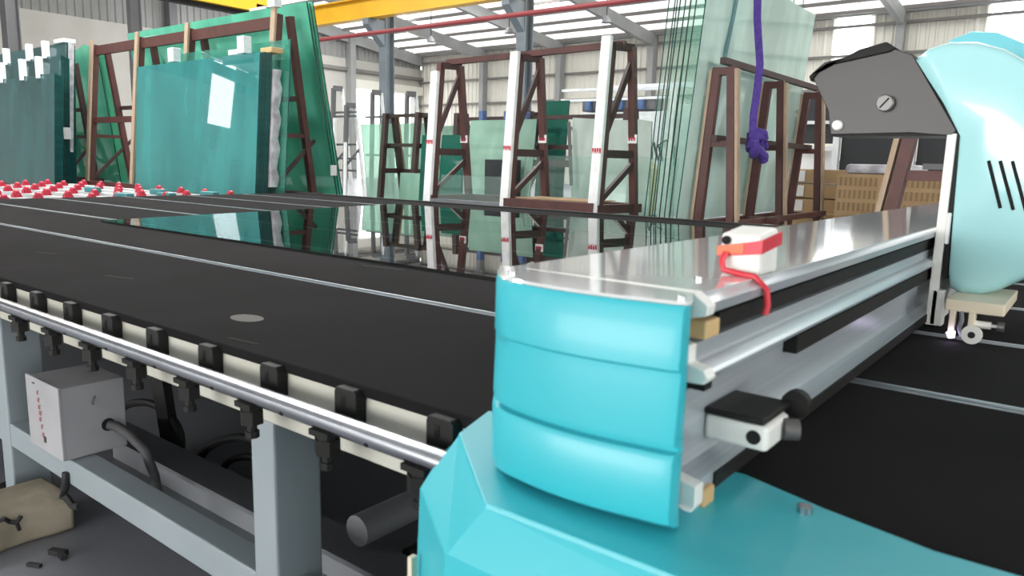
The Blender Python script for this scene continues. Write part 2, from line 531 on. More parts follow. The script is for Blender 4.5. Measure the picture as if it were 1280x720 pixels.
t = thing('crane_rail', 'yellow crane runway beam along the row of grey columns', 'crane', (-10, 17.8, 5.86))
B(-30.5, 8, 17.76, 17.80, 5.90, 6.50).build('web', M_yellow, t)
B(-30.5, 8, 17.60, 17.96, 5.86, 5.90).build('lower_flange', M_yellow, t)
B(-30.5, 8, 17.60, 17.96, 6.50, 6.54).build('upper_flange', M_yellow, t)
t = thing('crane_girder', 'yellow overhead crane girder at the top left of the hall', 'crane', (-17.2, 8, 4.6))
B(-17.5, -17.0, 2.0, 12.0, 4.72, 5.5).build('girder', M_yellow, t)
B(-17.8, -17.0, 11.3, 12.0, 4.70, 4.90).build('end_carriage', M_yellow, t)
B(-17.35, -17.15, 2.0, 11.2, 4.62, 4.72).build('lower_rail', M_blacksteel, t)
for zz in (0,):
    tag(MB().tube([(-30, 17.0, 5.2), (6, 17.0, 5.2)], 0.07, 10).build('fire_pipe', M_pipe, smooth=True),
        'dark red pipe running under the roof past the grey columns', 'pipe')
for i, (x, y, z, lab) in enumerate(((-25.4, 26, 6.6, 'small hanging lamp near the far corner, leftmost of the three pendants'),
                                    (-20.8, 26, 6.6, 'small hanging lamp beside the second grey column, middle pendant'),
                                    (-16.0, 26, 6.6, 'small hanging lamp above the white padded rack, rightmost pendant'))):
    t = thing('pendant_lamp', lab, 'lamp', (x, y, z), 'pendant lamps under the roof')
    MB().tube([(x, y, z + 0.25), (x, y, roof_z(y) - 0.1)], 0.02, 6).build('cord', M_black, t)
    MB().tube([(x, y, z), (x, y, z + 0.12), (x, y, z + 0.26)], [0.20, 0.16, 0.05], 14).build('lamp_shade', M_steeld, t, smooth=True)

# ================================================================== CUTTING TABLE
TX0, TX1, TZ = -7.25, 1.6, 0.80
YF, YB = 0.862, 5.22
SLOTS = [1.52, 2.105, 2.70, 3.325, 3.95, 4.58]
table = thing('cutting_table', 'long black felt glass cutting table with a cream side beam and chrome rail', 'table', (-3, 3, 0))
edges = [YF] + SLOTS + [YB]
for i in range(len(edges) - 1):
    a = edges[i] + (0.018 if i else 0)
    b = edges[i + 1] - (0.018 if i < len(edges) - 2 else 0)
    B(TX0, TX1, a, b, TZ - 0.022, TZ).build('felt_panel', M_felt if i % 2 == 0 else M_felt_old, table, bevel=0.003)
for y in SLOTS:
    mb = MB()
    mb.box(TX0, TX1, y - 0.017, y + 0.017, TZ - 0.022, TZ - 0.008)
    mb.box(TX0, TX1, y - 0.017, y - 0.014, TZ - 0.008, TZ + 0.001)
    mb.box(TX0, TX1, y + 0.011, y + 0.017, TZ - 0.008, TZ + 0.0015)
    mb.build('slot_strip', M_slot, table)
B(TX0 + 0.02, TX1, YF + 0.06, YB - 0.02, 0.69, TZ - 0.022).build('table_core', M_blacksteel, table)
B(TX0, TX1, 0.868, 0.922, 0.657, TZ - 0.022).build('side_beam', M_beam, table, bevel=0.004)
B(TX0, TX1, YB - 0.06, YB, 0.657, TZ - 0.022).build('side_beam', M_blacksteel, table)
B(TX0, TX1, YB, YB + 0.05, TZ - 0.05, TZ + 0.012).build('edge_strip', M_blacksteel, table)
for x in (-7.1, -5.85, -4.35, -2.86, -1.34, 0.2):
    for y, mm in ((0.925, M_leg), (3.0, M_leg), (5.1, M_leg)):
        B(x - 0.042, x + 0.042, y - 0.055, y + 0.065, 0.02, 0.657 if y < 5 else 0.66).build('leg', mm, table, bevel=0.006)
    B(x - 0.04, x + 0.04, 0.99, 5.04, 0.58, 0.69).build('cross_member', M_blacksteel, table)
# lower rail runs between the front legs
xs = (-7.1, -5.85, -4.35, -2.86, -1.34, 0.2)
for a, b in zip(xs[:-1], xs[1:]):
    B(a + 0.042, b - 0.042, 0.872, 0.945, 0.212, 0.292).build('lower_rail', M_leg, table, bevel=0.004)
for x in (-2.95, -4.2, -1.45):
    mb = MB()
    mb.tube([(x, 0.90, 0.0), (x, 0.90, 0.025)], 0.045, 14)
    mb.tube([(x, 0.90, 0.025), (x, 0.90, 0.212)], 0.012, 8)
    mb.build('levelling_foot', M_blacksteel, table, smooth=True)
# chrome guide rail with drill holes, on brackets
rail = MB().tube([(TX0, 0.800, 0.745), (0.4, 0.800, 0.745)], 0.0185, 24).build('guide_rail', M_chrome, table, smooth=True)
bx = [-0.80 - 0.2335 * i for i in range(28)]
def bracket(x):
    mb = MB()
    # upright block with a rounded top, standing against the beam
    pr = [(x - 0.030, 0.728), (x + 0.030, 0.728), (x + 0.030, 0.785), (x + 0.024, 0.793), (x - 0.024, 0.793), (x - 0.030, 0.785)]
    mb.prism(pr, 1, 0.842, 0.868)
    mb.box(x - 0.03, x + 0.03, 0.80, 0.868, 0.724, 0.738)
    return mb
b0 = bracket(bx[0]).build('rail_bracket', M_black, table, bevel=0.003)
def nutmesh(x):
    mb = MB()
    mb.box(x - 0.026, x + 0.026, 0.782, 0.83, 0.718, 0.729)
    n = 6
    mb.tube([(x, 0.803, 0.684), (x, 0.803, 0.712)], 0.024, 6)
    mb.tube([(x, 0.803, 0.712), (x, 0.803, 0.72)], 0.02, 8)
    mb.tube([(x, 0.803, 0.664), (x, 0.803, 0.684)], 0.010, 8)
    mb.tube([(x, 0.803, 0.655), (x, 0.803, 0.668)], 0.014, 8)
    return mb
n0 = nutmesh(bx[0]).build('clamp_nut', M_black, b0)
sl0 = MB().tube([(bx[0] - 0.004, 0.8405, 0.766), (bx[0] - 0.004, 0.8415, 0.766)], 0.007, 10)
sl0.box(bx[0] - 0.009, bx[0] + 0.001, 0.8405, 0.8425, 0.757, 0.780)
s0 = sl0.build('bracket_slot', M_hole, b0)
h0 = MB().tube([(bx[0] - 0.11, 0.7830, 0.7345), (bx[0] - 0.11, 0.787, 0.7375)], 0.0045, 10).build('bolt_hole', M_hole, rail)
for i, x in enumerate(bx):
    if i == 0:
        continue
    d = (x - bx[0], 0, 0)
    c = b0.copy(); COL.objects.link(c); c.location = Vector(d)
    for ch in (n0, s0):
        k = ch.copy(); COL.objects.link(k); k.parent = c
    k = h0.copy(); COL.objects.link(k); k.location = Vector(d)
# worn marks on the felt
mk = MB()
pts = [(-1.655 + 0.052 * math.cos(a) * 1.0, 1.045 + 0.034 * math.sin(a)) for a in [2 * math.pi * k / 20 for k in range(20)]]
mk.prism(pts, 2, TZ, TZ + 0.0012)
mk.build('worn_patch', M_chalk, table)
for (x, y, l, w, a) in ((-1.45, 0.905, 0.05, 0.006, 0.1), (-3.3, 1.2, 0.06, 0.012, 0.3), (-2.5, 1.12, 0.07, 0.014, 0.2), (-6.4, 3.05, 0.22, 0.02, 0.1),
                        (-5.9, 3.5, 0.25, 0.02, 0.1), (-2.1, 1.9, 0.10, 0.02, 0.15)):
    MB().beam((x - l, y - a * l, TZ + 0.0006), (x + l, y + a * l, TZ + 0.0006), w, 0.0012).build('chalk_mark', M_smudge, table)

# glass sheet lying on the felt
g = MB().hexa([(-4.58, 1.965, TZ + 0.002), (-0.72, 1.96, TZ + 0.002), (-0.76, 4.72, TZ + 0.002), (-4.98, 4.66, TZ + 0.002),
               (-4.58, 1.965, TZ + 0.012), (-0.72, 1.96, TZ + 0.012), (-0.76, 4.72, TZ + 0.012), (-4.98, 4.66, TZ + 0.012)]).build('glass_sheet', G_table)
tag(g, 'large clear glass sheet lying flat on the black felt table', 'glass sheet')

# conveyor with red castor wheels at the table's far left end
conv = thing('castor_conveyor', 'conveyor of white bars with pink-red castor wheels at the left end of the table', 'conveyor', (-9.2, 3, 0))
CX0, CX1 = -11.6, -7.4
for j, y in enumerate([1.0 + 0.36 * k for k in range(11)]):
    B(CX0, CX1, y - 0.03, y + 0.03, 0.70, 0.755).build('bar', M_rod, conv)
for x in (CX0 + 0.15, -9.5, CX1 - 0.15):
    B(x - 0.05, x + 0.05, 0.9, 4.8, 0.62, 0.70).build('cross_beam', M_tealdark, conv)
for x in (CX0 + 0.15, CX1 - 0.15):
    for y in (1.0, 4.7):
        B(x - 0.05, x + 0.05, y - 0.05, y + 0.05, 0, 0.62).build('leg', M_tealdark, conv)
wm = None
for j, y in enumerate([1.0 + 0.36 * k for k in range(11)]):
    for i in range(8):
        x = CX1 - 0.12 - 0.52 * i - (0.26 if j % 2 else 0)
        if wm is None:
            w0 = Vector((x, y, 0.76))
            mb = MB()
            mb.tube([(x, y - 0.022, 0.79), (x, y - 0.016, 0.79), (x, y + 0.016, 0.79), (x, y + 0.022, 0.79)], [0.026, 0.036, 0.036, 0.026], 12)
            mb.hexa([(x - 0.04, y - 0.04, 0.755), (x + 0.04, y - 0.04, 0.755), (x + 0.04, y + 0.04, 0.755), (x - 0.04, y + 0.04, 0.755),
                     (x - 0.02, y - 0.03, 0.80), (x + 0.02, y - 0.03, 0.80), (x + 0.02, y + 0.03, 0.80), (x - 0.02, y + 0.03, 0.80)])
            wm = mb.build('castor_wheel', M_pink, conv, smooth=True)
        else:
            share(wm, 'castor_wheel', Vector((x, y, 0.76)) - w0, conv)
for (x, y) in ((-7.55, 1.95), (-7.5, 2.3), (-7.6, 3.5), (-7.55, 3.9), (-8.4, 1.5), (-8.3, 4.2), (-9.0, 3.8), (-7.6, 4.4)):
    B(x - 0.13, x + 0.13, y - 0.04, y + 0.04, 0.755, 0.815).build('bar_joint', M_tealdark, conv, bevel=0.01)

# ------------------------------------------------------------------ under the table
bxl = thing('control_box', 'pale grey electrical box sitting on the lower rail of the table', 'electrical box', (-2.45, 0.95, 0.292))
ex0, ex1, ey0, ey1, ez0, ez1 = -2.57, -2.335, 0.858, 1.04, 0.293, 0.515
B(ex0, ex1, ey0, ey1, ez0, ez1).build('box_body', M_boxgrey, bxl, bevel=0.004)
B(ex0 - 0.004, ex1 + 0.003, ey0 - 0.008, ey0, ez0 + 0.002, ez1 + 0.004).build('cover_plate', M_boxgrey, bxl, bevel=0.002)
MB().tube([(ex1 - 0.002, 0.985, 0.375), (ex1 + 0.004, 0.985, 0.375)], 0.020, 16).build('cable_port', M_hole, bxl)
mb = MB()
for k, (dx, z, w) in enumerate(((0.085, 0.475, 0.008), (0.088, 0.452, 0.012), (0.09, 0.43, 0.014), (0.095, 0.412, 0.016), (0.092, 0.392, 0.012), (0.10, 0.37, 0.01), (0.105, 0.345, 0.012))):
    mb.box(ex0 + dx - w / 2, ex0 + dx + w / 2, ey0 - 0.0095, ey0 - 0.008, z - 0.005, z + 0.005)
    mb.box(ex0 + dx - w / 2 + 0.004, ex0 + dx + w / 2 + 0.006, ey0 - 0.0095, ey0 - 0.008, z + 0.007, z + 0.009)
mb.build('red_lettering', M_fadeink, bxl)
mb = MB(); mb.box(ex0 + 0.11, ex0 + 0.125, ey0 - 0.0095, ey0 - 0.008, 0.325, 0.345); mb.box(ex0 + 0.05, ex0 + 0.068, ey0 - 0.0095, ey0 - 0.008, 0.50, 0.503)
mb.build('dark_lettering', M_ink, bxl)
MB().tube([(ex1 + 0.001, 0.945, 0.45), (ex1 + 0.006, 0.942, 0.458), (ex1 + 0.006, 0.946, 0.468), (ex1 + 0.001, 0.952, 0.472)], 0.003, 6).build('hook', M_screw, bxl)
tag(MB().tube([(ex1 + 0.004, 0.985, 0.375), (-2.31, 1.0, 0.37), (-2.27, 1.02, 0.345), (-2.235, 1.045, 0.30), (-2.215, 1.06, 0.22), (-2.21, 1.07, 0.10), (-2.22, 1.08, 0.015)], 0.015, 10).build('box_cable', M_sleeve, smooth=True),
    'grey sleeved cable drooping from the port of the electrical box', 'cable')
tag(B(ex0 - 0.09, ex0 - 0.012, 0.885, 0.94, 0.293, 0.355).build('valve_block', M_blacksteel, bevel=0.008), 'small black block on the lower rail left of the electrical box', 'block')

ch = MB()
cy, cz = 1.22, 0.0
ch.prism([(cy - 0.06, 0.0), (cy + 0.06, 0.0), (cy + 0.06, 0.18), (cy - 0.06, 0.18), (cy - 0.06, 0.165), (cy + 0.035, 0.165), (cy + 0.035, 0.02), (cy - 0.06, 0.02)], 0, -2.95, 0.9)
tag(ch.build('steel_channel', M_chan), 'grey steel channel lying along the floor beneath the cutting table', 'channel')
tag(MB().beam((-2.86, 1.35, 0.40), (-2.55, 1.9, 0.36), 0.07, 0.05).beam((-2.84, 1.40, 0.38), (-2.80, 1.42, 0.0), 0.05, 0.05).build('brace_bar', M_blacksteel),
    'black cross brace under the table behind the electrical box', 'brace')
def cable(pts, y, r, label):
    P = [Vector((x, y, z)) for x, z in pts]
    out = []
    for i in range(len(P) - 1):                      # Catmull-Rom through the bends
        p0, p1, p2, p3 = P[max(i - 1, 0)], P[i], P[i + 1], P[min(i + 2, len(P) - 1)]
        for k in range(5):
            t = k / 5
            out.append(0.5 * ((2 * p1) + (p2 - p0) * t + (2 * p0 - 5 * p1 + 4 * p2 - p3) * t * t + (3 * p1 - p0 - 3 * p2 + p3) * t ** 3))
    out.append(P[-1])
    tag(MB().tube(out, r, 8).build('floor_cable', M_rope, smooth=True), label, 'cable')
cable([(-3.27, 0.02), (-3.2, 0.13), (-2.98, 0.196), (-2.82, 0.182), (-2.735, 0.12), (-2.75, 0.02)], 1.42, 0.016, 'black cable arching behind the grey channel next to the electrical box')
cable([(-2.54, 0.016), (-2.50, 0.08), (-2.46, 0.14), (-2.35, 0.208), (-2.17, 0.264), (-2.0, 0.24), (-1.9, 0.15), (-1.88, 0.02)], 1.36, 0.016, 'larger black hose arch left of the nearest table leg')
cable([(-2.45, 0.014), (-2.42, 0.06), (-2.36, 0.12), (-2.266, 0.162), (-2.16, 0.175), (-2.06, 0.12), (-2.04, 0.014)], 1.40, 0.013, 'smaller black hose arch inside the larger one, left of the nearest leg')
tag(MB().tube([(-1.43, 1.20, 0.245), (-1.43, 2.8, 0.245)], 0.042, 14).build('duct_pipe', M_chan, smooth=True), 'grey round pipe under the table beside the teal housing', 'pipe')
tag(MB().tube([(-1.37, 1.32, 0.15), (-1.37, 2.8, 0.15)], 0.018, 10).build('duct_hose', M_rope, smooth=True), 'black hose below the grey pipe under the table', 'hose')
tag(B(-1.24, -0.80, 0.98, 1.14, 0.0, 0.22).build('blower_box', M_blacksteel, bevel=0.015), 'dark blower box under the table right of the front leg', 'machine part')

# stained block, cord and scraps on the floor
blk = thing('plaster_block', 'stained plaster block on the floor below the electrical box', 'block', (-2.57, 0.7, 0))
mb = MB()
top = []
rings = []
for k in range(9):
    y = 0.38 + 0.55 * k / 8
    w = 0.008 * math.sin(k * 1.9)
    rings.append([(-2.74, y, 0.0), (-2.495 + w, y, 0.0), (-2.49 + w, y, 0.07), (-2.505 + w, y, 0.105 + w * 0.5), (-2.56, y, 0.115 + w), (-2.73, y, 0.112)])
mb.ring_path(rings)
mb.build('block_body', M_dirtyblock, blk, bevel=0.012, smooth=True)
mb = MB().tube([(-2.5, 0.71, 0.10), (-2.492, 0.735, 0.108), (-2.497, 0.75, 0.09), (-2.484, 0.765, 0.085), (-2.49, 0.78, 0.10)], 0.007, 6)
mb.tube([(-2.484, 0.765, 0.085), (-2.482, 0.77, 0.06)], 0.006, 6)
mb.tube([(-2.5, 0.71, 0.10), (-2.5, 0.66, 0.108)], 0.005, 6)
mb.build('black_cord', M_rope, blk, smooth=True)
tag(MB().tube([(-2.36, 0.865, 0.25), (-2.36, 0.86, 0.20), (-2.37, 0.855, 0.17), (-2.34, 0.855, 0.18), (-2.31, 0.86, 0.16), (-2.27, 0.862, 0.17)], 0.011, 7).build('knotted_cord', M_rope, smooth=True),
    'black knotted cord tied round the lower rail above the plaster block', 'cord')
tag(MB().beam((-2.385, 0.815, 0.008), (-2.335, 0.84, 0.008), 0.02, 0.016).beam((-2.35, 0.828, 0.008), (-2.31, 0.825, 0.008), 0.016, 0.014).build('debris_scrap', M_rope), 'black scrap lying on the concrete in front of the plaster block', 'scrap')
tag(MB().beam((-2.36, 0.745, 0.005), (-2.32, 0.765, 0.005), 0.012, 0.01).build('debris_chip', M_rope), 'small dark chip on the concrete nearest the photo bottom', 'scrap')

# ================================================================== GANTRY (bridge, end cover, drive housing)
gan = thing('gantry_bridge', 'white gantry bridge across the table with a teal end cover and teal drive housing', 'machine', (-0.48, 2.9, 0.6))
# beam section in (x, z), extruded along the bridge
def section(grow=0.0):
    return [(-0.645 - grow, 0.815), (-0.37, 0.812), (-0.345 + grow, 0.806 - grow), (-0.338 + grow, 0.812), (-0.338 + grow, 0.836), (-0.366, 0.842),
            (-0.366, 0.938), (-0.372, 0.944), (-0.372, 0.956), (-0.338 + grow, 0.958), (-0.332 + grow, 0.966), (-0.338 + grow, 0.975),
            (-0.352, 0.980), (-0.352, 1.000), (-0.378, 1.002), (-0.378, 1.030), (-0.352, 1.032), (-0.340 + grow, 1.036), (-0.338 + grow, 1.048), (-0.350, 1.055 + grow),
            (-0.60, 1.055 + grow), (-0.640 - grow, 1.048 + grow), (-0.648 - grow, 1.03)]
MB().prism(section(), 1, 0.80, 5.30).build('beam', M_alu, gan, smooth=True)
B(-0.640, -0.352, 0.79, 5.30, 1.0555, 1.0575).build('top_cover', M_enamel, gan)
MB().prism([(max(x, -0.60), z) for x, z in section(0.006)], 1, 0.778, 0.80).build('end_plate', M_whitep, gan, bevel=0.002)
B(-0.376, -0.352, 0.86, 5.25, 1.006, 1.027).build('linear_rail', M_black, gan)
B(-0.358, -0.335, 0.84, 5.25, 0.813, 0.833).build('linear_rail', M_black, gan)
B(-0.372, -0.345, 1.15, 5.25, 0.922, 0.950).build('cable_chain', M_black, gan)
B(-0.366, -0.342, 0.80, 0.84, 1.004, 1.026).build('stop_block', M_tan, gan, bevel=0.003)
B(-0.356, -0.330, 0.80, 0.83, 0.800, 0.824).build('stop_block', M_tan, gan, bevel=0.003)
B(-0.366, -0.340, 0.80, 0.822, 0.944, 0.956).build('stop_block', M_black, gan)
# sensor arm on the face
arm = MB().box(-0.366, -0.285, 0.868, 0.945, 0.862, 0.895).build('sensor_arm', M_whitep, gan, bevel=0.006)
B(-0.366, -0.290, 0.865, 0.965, 0.8955, 0.904).build('arm_cover', M_black, arm, bevel=0.003)
MB().tube([(-0.302, 0.866, 0.879), (-0.302, 0.872, 0.879)], 0.009, 12).build('sensor_eye', M_hole, arm)
MB().tube([(-0.286, 0.925, 0.878), (-0.270, 0.935, 0.878)], 0.014, 12).build('roller', M_screw, arm, smooth=True)
MB().tube([(-0.286, 0.965, 0.90), (-0.286, 0.980, 0.90)], 0.018, 14).build('knob', M_black, arm, smooth=True)
# teal stepped end cover, lofted from horizontal rings
def cover_ring(z, off):
    fy = 0.700 - off
    pts = [(-0.642, 0.790), (-0.600, 0.735 - off * 0.5), (-0.572, fy + 0.008)]
    for k in range(1, 10):
        s = k / 10
        pts.append((-0.572 + (0.572 - 0.345) * s, fy + 0.004 - 0.014 * math.sin(math.pi * s)))
    pts += [(-0.340, fy + 0.004), (-0.329, fy + 0.008), (-0.327, fy + 0.016), (-0.350, 0.774)]
    return [(x, y, z) for x, y in pts]
mb = MB()
mb.ring_path([cover_ring(z, o) for z, o in ((1.058, -0.004), (1.052, 0.0), (0.990, 0.002), (0.986, -0.003), (0.975, -0.003), (0.912, 0.003), (0.9055, 0.002),
                                            (0.9045, -0.007), (0.8985, -0.008), (0.8965, 0.001), (0.890, 0.005), (0.832, 0.006), (0.818, 0.002), (0.810, -0.010))])
mb.build('end_cover', M_teal, gan, smooth=True)
mb = MB()
cr = cover_ring(1.058, -0.006)
mb.ring_path([[(x, y, 1.0585) for x, y, z in cr], [(x, y + 0.003, 1.0615) for x, y, z in cr]])
mb.build('cover_lid', M_enamel, gan, smooth=True)
for (x, y) in ((-0.58, 0.742), (-0.345, 0.735), (-0.40, 0.90)):
    MB().tube([(x, y, 1.0575 if y > 0.8 else 1.0615), (x, y, 1.0615 if y > 0.8 else 1.0645)], 0.005, 10).build('cap_screw', M_chrome, gan, smooth=True)
# far end cover
B(-0.66, -0.33, 5.31, 5.44, 0.80, 1.11).build('far_end_cover', M_teal, gan, bevel=0.02)
# drive housing: chamfered teal hood at the table's front edge
ZT = 0.800
def hood():
    mb = MB()
    X1 = 0.62
    T = [(-0.745, 0.900, ZT), (-0.712, 0.792, ZT), (-0.533, 0.640, ZT), (X1, 0.640, ZT), (X1, 0.872, ZT), (-0.10, 0.868, ZT), (-0.22, 0.895, ZT), (-0.33, 0.930, ZT)]
    Mi = [(-0.785, 0.905, 0.742), (-0.722, 0.722, 0.738), (-0.566, 0.608, 0.740), (X1, 0.600, 0.735), (X1, 0.872, 0.735), (-0.10, 0.868, 0.735), (-0.22, 0.895, 0.735), (-0.33, 0.930, 0.735)]
    Lo = [(-0.785, 0.905, 0.45), (-0.715, 0.700, 0.45), (-0.566, 0.596, 0.45), (X1, 0.585, 0.45), (X1, 0.866, 0.45), (-0.10, 0.862, 0.45), (-0.22, 0.862, 0.45), (-0.33, 0.862, 0.45)]
    # keep the hood clear of the side beam below table height
    return T, Mi, Lo
T, Mi, Lo = hood()
for ring in (Mi, Lo):
    for i in (0, 4, 5, 6, 7):
        x, y, z = ring[i]
        ring[i] = (x, min(y, 0.835), z)
ring_top2 = [(x, y, z - 0.0) for x, y, z in T]
lip = [(x, y, 0.7985 + 0.0035) for x, y, z in T]
mb = MB().ring_path([[(p[0], p[1], p[2] + 0.004) for p in T], T, Mi, Lo, [(p[0], p[1], 0.2) for p in Lo]])
hd = mb.build('drive_housing', M_teal, gan, bevel=0.006)
B(-0.706, -0.698, 0.682, 0.693, 0.2, 0.655).build('edge_trim', M_cream, gan)
MB().tube([(-0.235, 0.868, 0.804), (-0.235, 0.868, 0.812)], 0.009, 12).build('hood_screw', M_chrome, gan, smooth=True)
B(-0.52, -0.37, 0.80, 0.93, 0.8045, 0.812).build('carriage_pad', M_black, gan)
# junction box with red tape on the bridge top
jb = thing('sensor_box', 'small white box wrapped in red tape on top of the gantry bridge', 'box', (-0.38, 1.0, 1.0575))
MB().hexa([(-0.408, 0.985, 1.0578), (-0.352, 0.985, 1.0578), (-0.352, 1.055, 1.0578), (-0.408, 1.055, 1.0578),
           (-0.410, 0.985, 1.112), (-0.354, 0.985, 1.112), (-0.354, 1.055, 1.120), (-0.410, 1.055, 1.120)]).build('box_body', M_whitep, jb, bevel=0.006)
MB().tube([(-0.400, 0.984, 1.103), (-0.400, 0.9805, 1.103)], 0.006, 12).build('box_port', M_hole, jb)
MB().hexa([(-0.411, 0.982, 1.080), (-0.350, 0.982, 1.088), (-0.350, 1.058, 1.096), (-0.411, 1.058, 1.088),
           (-0.411, 0.982, 1.094), (-0.350, 0.982, 1.106), (-0.350, 1.058, 1.114), (-0.411, 1.058, 1.104)]).build('tape_band', M_red, jb)
MB().hexa([(-0.412, 0.981, 1.082), (-0.375, 0.981, 1.087), (-0.375, 0.9825, 1.087), (-0.412, 0.9825, 1.082),
           (-0.412, 0.981, 1.094), (-0.375, 0.981, 1.101), (-0.375, 0.9825, 1.101), (-0.412, 0.9825, 1.094)]).build('tape_end', M_orange, jb)
MB().tube([(-0.398, 0.978, 1.086), (-0.400, 0.972, 1.076), (-0.396, 0.970, 1.064), (-0.372, 0.968, 1.061), (-0.350, 0.962, 1.060), (-0.333, 0.962, 1.045), (-0.331, 0.965, 1.024), (-0.333, 0.963, 1.012)], 0.0045, 8).build('red_cord', M_red, jb, smooth=True)

# ================================================================== CUTTING HEAD
hdx = thing('cutting_carriage', 'glass cutting carriage with a rounded teal cover and dark bracket on the gantry bridge', 'machine', (-0.25, 2.3, 0.8))
OUT = [(-0.432, 1.488), (-0.405, 1.512), (-0.36, 1.524), (-0.30, 1.520), (-0.24, 1.500), (-0.17, 1.455), (-0.10, 1.395), (-0.04, 1.32), (0.0, 1.22), (0.015, 1.10), (0.0, 1.02),
       (-0.05, 0.985), (-0.12, 0.958), (-0.19, 0.910), (-0.225, 0.896), (-0.265, 0.893), (-0.292, 0.905), (-0.300, 0.94), (-0.306, 1.10), (-0.312, 1.295), (-0.36, 1.38)]
cxy = (-0.20, 1.20)
def sc(o, k):
    return [(cxy[0] + (x - cxy[0]) * k, cxy[1] + (z - cxy[1]) * k) for x, z in o]
mb = MB()
rings = []
for y, k in ((2.48, 1.0), (2.225, 1.0), (2.205, 0.985), (2.193, 0.955), (2.187, 0.90)):
    rings.append([(x, y, z) for x, z in sc(OUT, k)])
mb.ring_path(rings)
mb.build('front_cover', M_teal_washed, hdx, smooth='all')
REAR = [(-0.44, 1.50), (-0.425, 1.545), (-0.40, 1.572), (-0.35, 1.590), (-0.29, 1.582), (-0.22, 1.545), (-0.14, 1.49), (-0.06, 1.41), (0.01, 1.31), (0.05, 1.20), (0.05, 1.0), (-0.10, 0.96), (-0.25, 0.93), (-0.31, 0.96), (-0.32, 1.28)]
mb = MB().ring_path([[(x, 2.485, z) for x, z in sc(REAR, 0.99)], [(x, 2.50, z) for x, z in REAR], [(x, 2.62, z) for x, z in REAR], [(x, 2.64, z) for x, z in sc(REAR, 0.97)]])
mb.build('rear_cover', M_teal, hdx, smooth=True)
# black gasket along the cover's left edge
gp = [(-0.440, 1.497), (-0.312, 1.300), (-0.302, 0.930)]
mb = MB()
for a, b in zip(gp[:-1], gp[1:]):
    mb.beam((a[0] - 0.004, 2.24, a[1]), (b[0] - 0.004, 2.24, b[1]), 0.07, 0.010, up=(1, 0, 0.5))
mb.build('gasket', M_black, hdx)
B(-0.338, -0.316, 2.20, 2.42, 0.806, 1.298).build('mount_plate', M_whitep, hdx, bevel=0.002)
B(-0.330, -0.300, 2.20, 2.24, 0.806, 0.90).build('guide_bar', M_whitep, hdx, bevel=0.003)
B(-0.316, -0.306, 2.195, 2.215, 1.02, 1.10).build('clip', M_padw, hdx, bevel=0.003)
# dark bracket reaching back over the bridge
bp = [(-0.686, 1.462), (-0.655, 1.490), (-0.49, 1.518), (-0.436, 1.496), (-0.318, 1.305), (-0.328, 1.292), (-0.42, 1.300), (-0.62, 1.296), (-0.632, 1.36), (-0.665, 1.42)]
brk = MB().prism(bp, 1, 2.200, 2.206).build('bracket', M_darkmetal, hdx, bevel=0.002)
lp = [(-0.690, 1.455), (-0.640, 1.492), (-0.60, 1.500), (-0.565, 1.518), (-0.50, 1.532), (-0.475, 1.515), (-0.49, 1.506), (-0.655, 1.478), (-0.684, 1.440)]
MB().prism(lp, 1, 2.192, 2.34).build('bracket_lip', M_black, brk, bevel=0.003)
B(-0.62, -0.33, 2.206, 2.36, 1.292, 1.302).build('bracket_floor', M_black, brk)
MB().tube([(-0.487, 2.180, 1.376), (-0.487, 2.183, 1.376), (-0.487, 2.200, 1.376)], [0.019, 0.022, 0.022], 24).build('bracket_screw', M_screw, brk, smooth=True)
MB().beam((-0.497, 2.1795, 1.364), (-0.477, 2.1795, 1.388), 0.003, 0.005, up=(0, 1, 0)).build('screw_slot', M_hole, brk)
MB().tube([(-0.603, 2.186, 1.321), (-0.603, 2.190, 1.321), (-0.603, 2.200, 1.321)], [0.009, 0.013, 0.014], 18).build('push_button', M_whitep, brk, smooth=True)
MB().tube([(-0.39, 2.197, 1.487), (-0.39, 2.2, 1.487)], 0.006, 10).build('rivet', M_black, brk)
# vent slots and small hole in the cover
for (a, b) in (((-0.240, 1.232), (-0.203, 1.118)), ((-0.216, 1.232), (-0.176, 1.115)), ((-0.191, 1.232), (-0.150, 1.112))):
    MB().beam((a[0], 2.186, a[1]), (b[0], 2.186, b[1]), 0.004, 0.0075, up=(1, 0, 0.35)).build('vent_slot', M_hole, hdx, bevel=0.001)
MB().tube([(-0.375, 2.204, 1.440), (-0.375, 2.19, 1.440)], 0.004, 8).build('pin_hole', M_hole, hdx)
# cutter assembly
cut = B(-0.278, -0.156, 2.06, 2.36, 0.872, 0.900).build('cutter_block', M_cream, hdx, bevel=0.003)
B(-0.266, -0.252, 2.05, 2.09, 0.806, 0.875).build('cutter_plate', M_cream, cut, bevel=0.002)
B(-0.226, -0.213, 2.05, 2.09, 0.812, 0.875).build('cutter_plate', M_cream, cut, bevel=0.002)
B(-0.252, -0.226, 2.075, 2.09, 0.822, 0.874).build('cutter_back', M_blacksteel, cut)
MB().tube([(-0.242, 2.055, 0.874), (-0.238, 2.05, 0.855), (-0.242, 2.05, 0.835), (-0.236, 2.055, 0.815)], 0.005, 8).build('hose', M_chan, cut, smooth=True)
MB().tube([(-0.214, 2.038, 0.824), (-0.214, 2.049, 0.824)], 0.022, 22).build('cutting_wheel', M_whitep, cut, smooth=True)
MB().tube([(-0.214, 2.0365, 0.824), (-0.214, 2.040, 0.824)], 0.008, 12).build('wheel_hub', M_blacksteel, cut, smooth=True)
MB().tube([(-0.213, 2.07, 0.846), (-0.180, 2.07, 0.846), (-0.179, 2.07, 0.846), (-0.168, 2.07, 0.846)], [0.009, 0.009, 0.004, 0.004], 12).build('adjuster', M_whitep, cut, smooth=True)
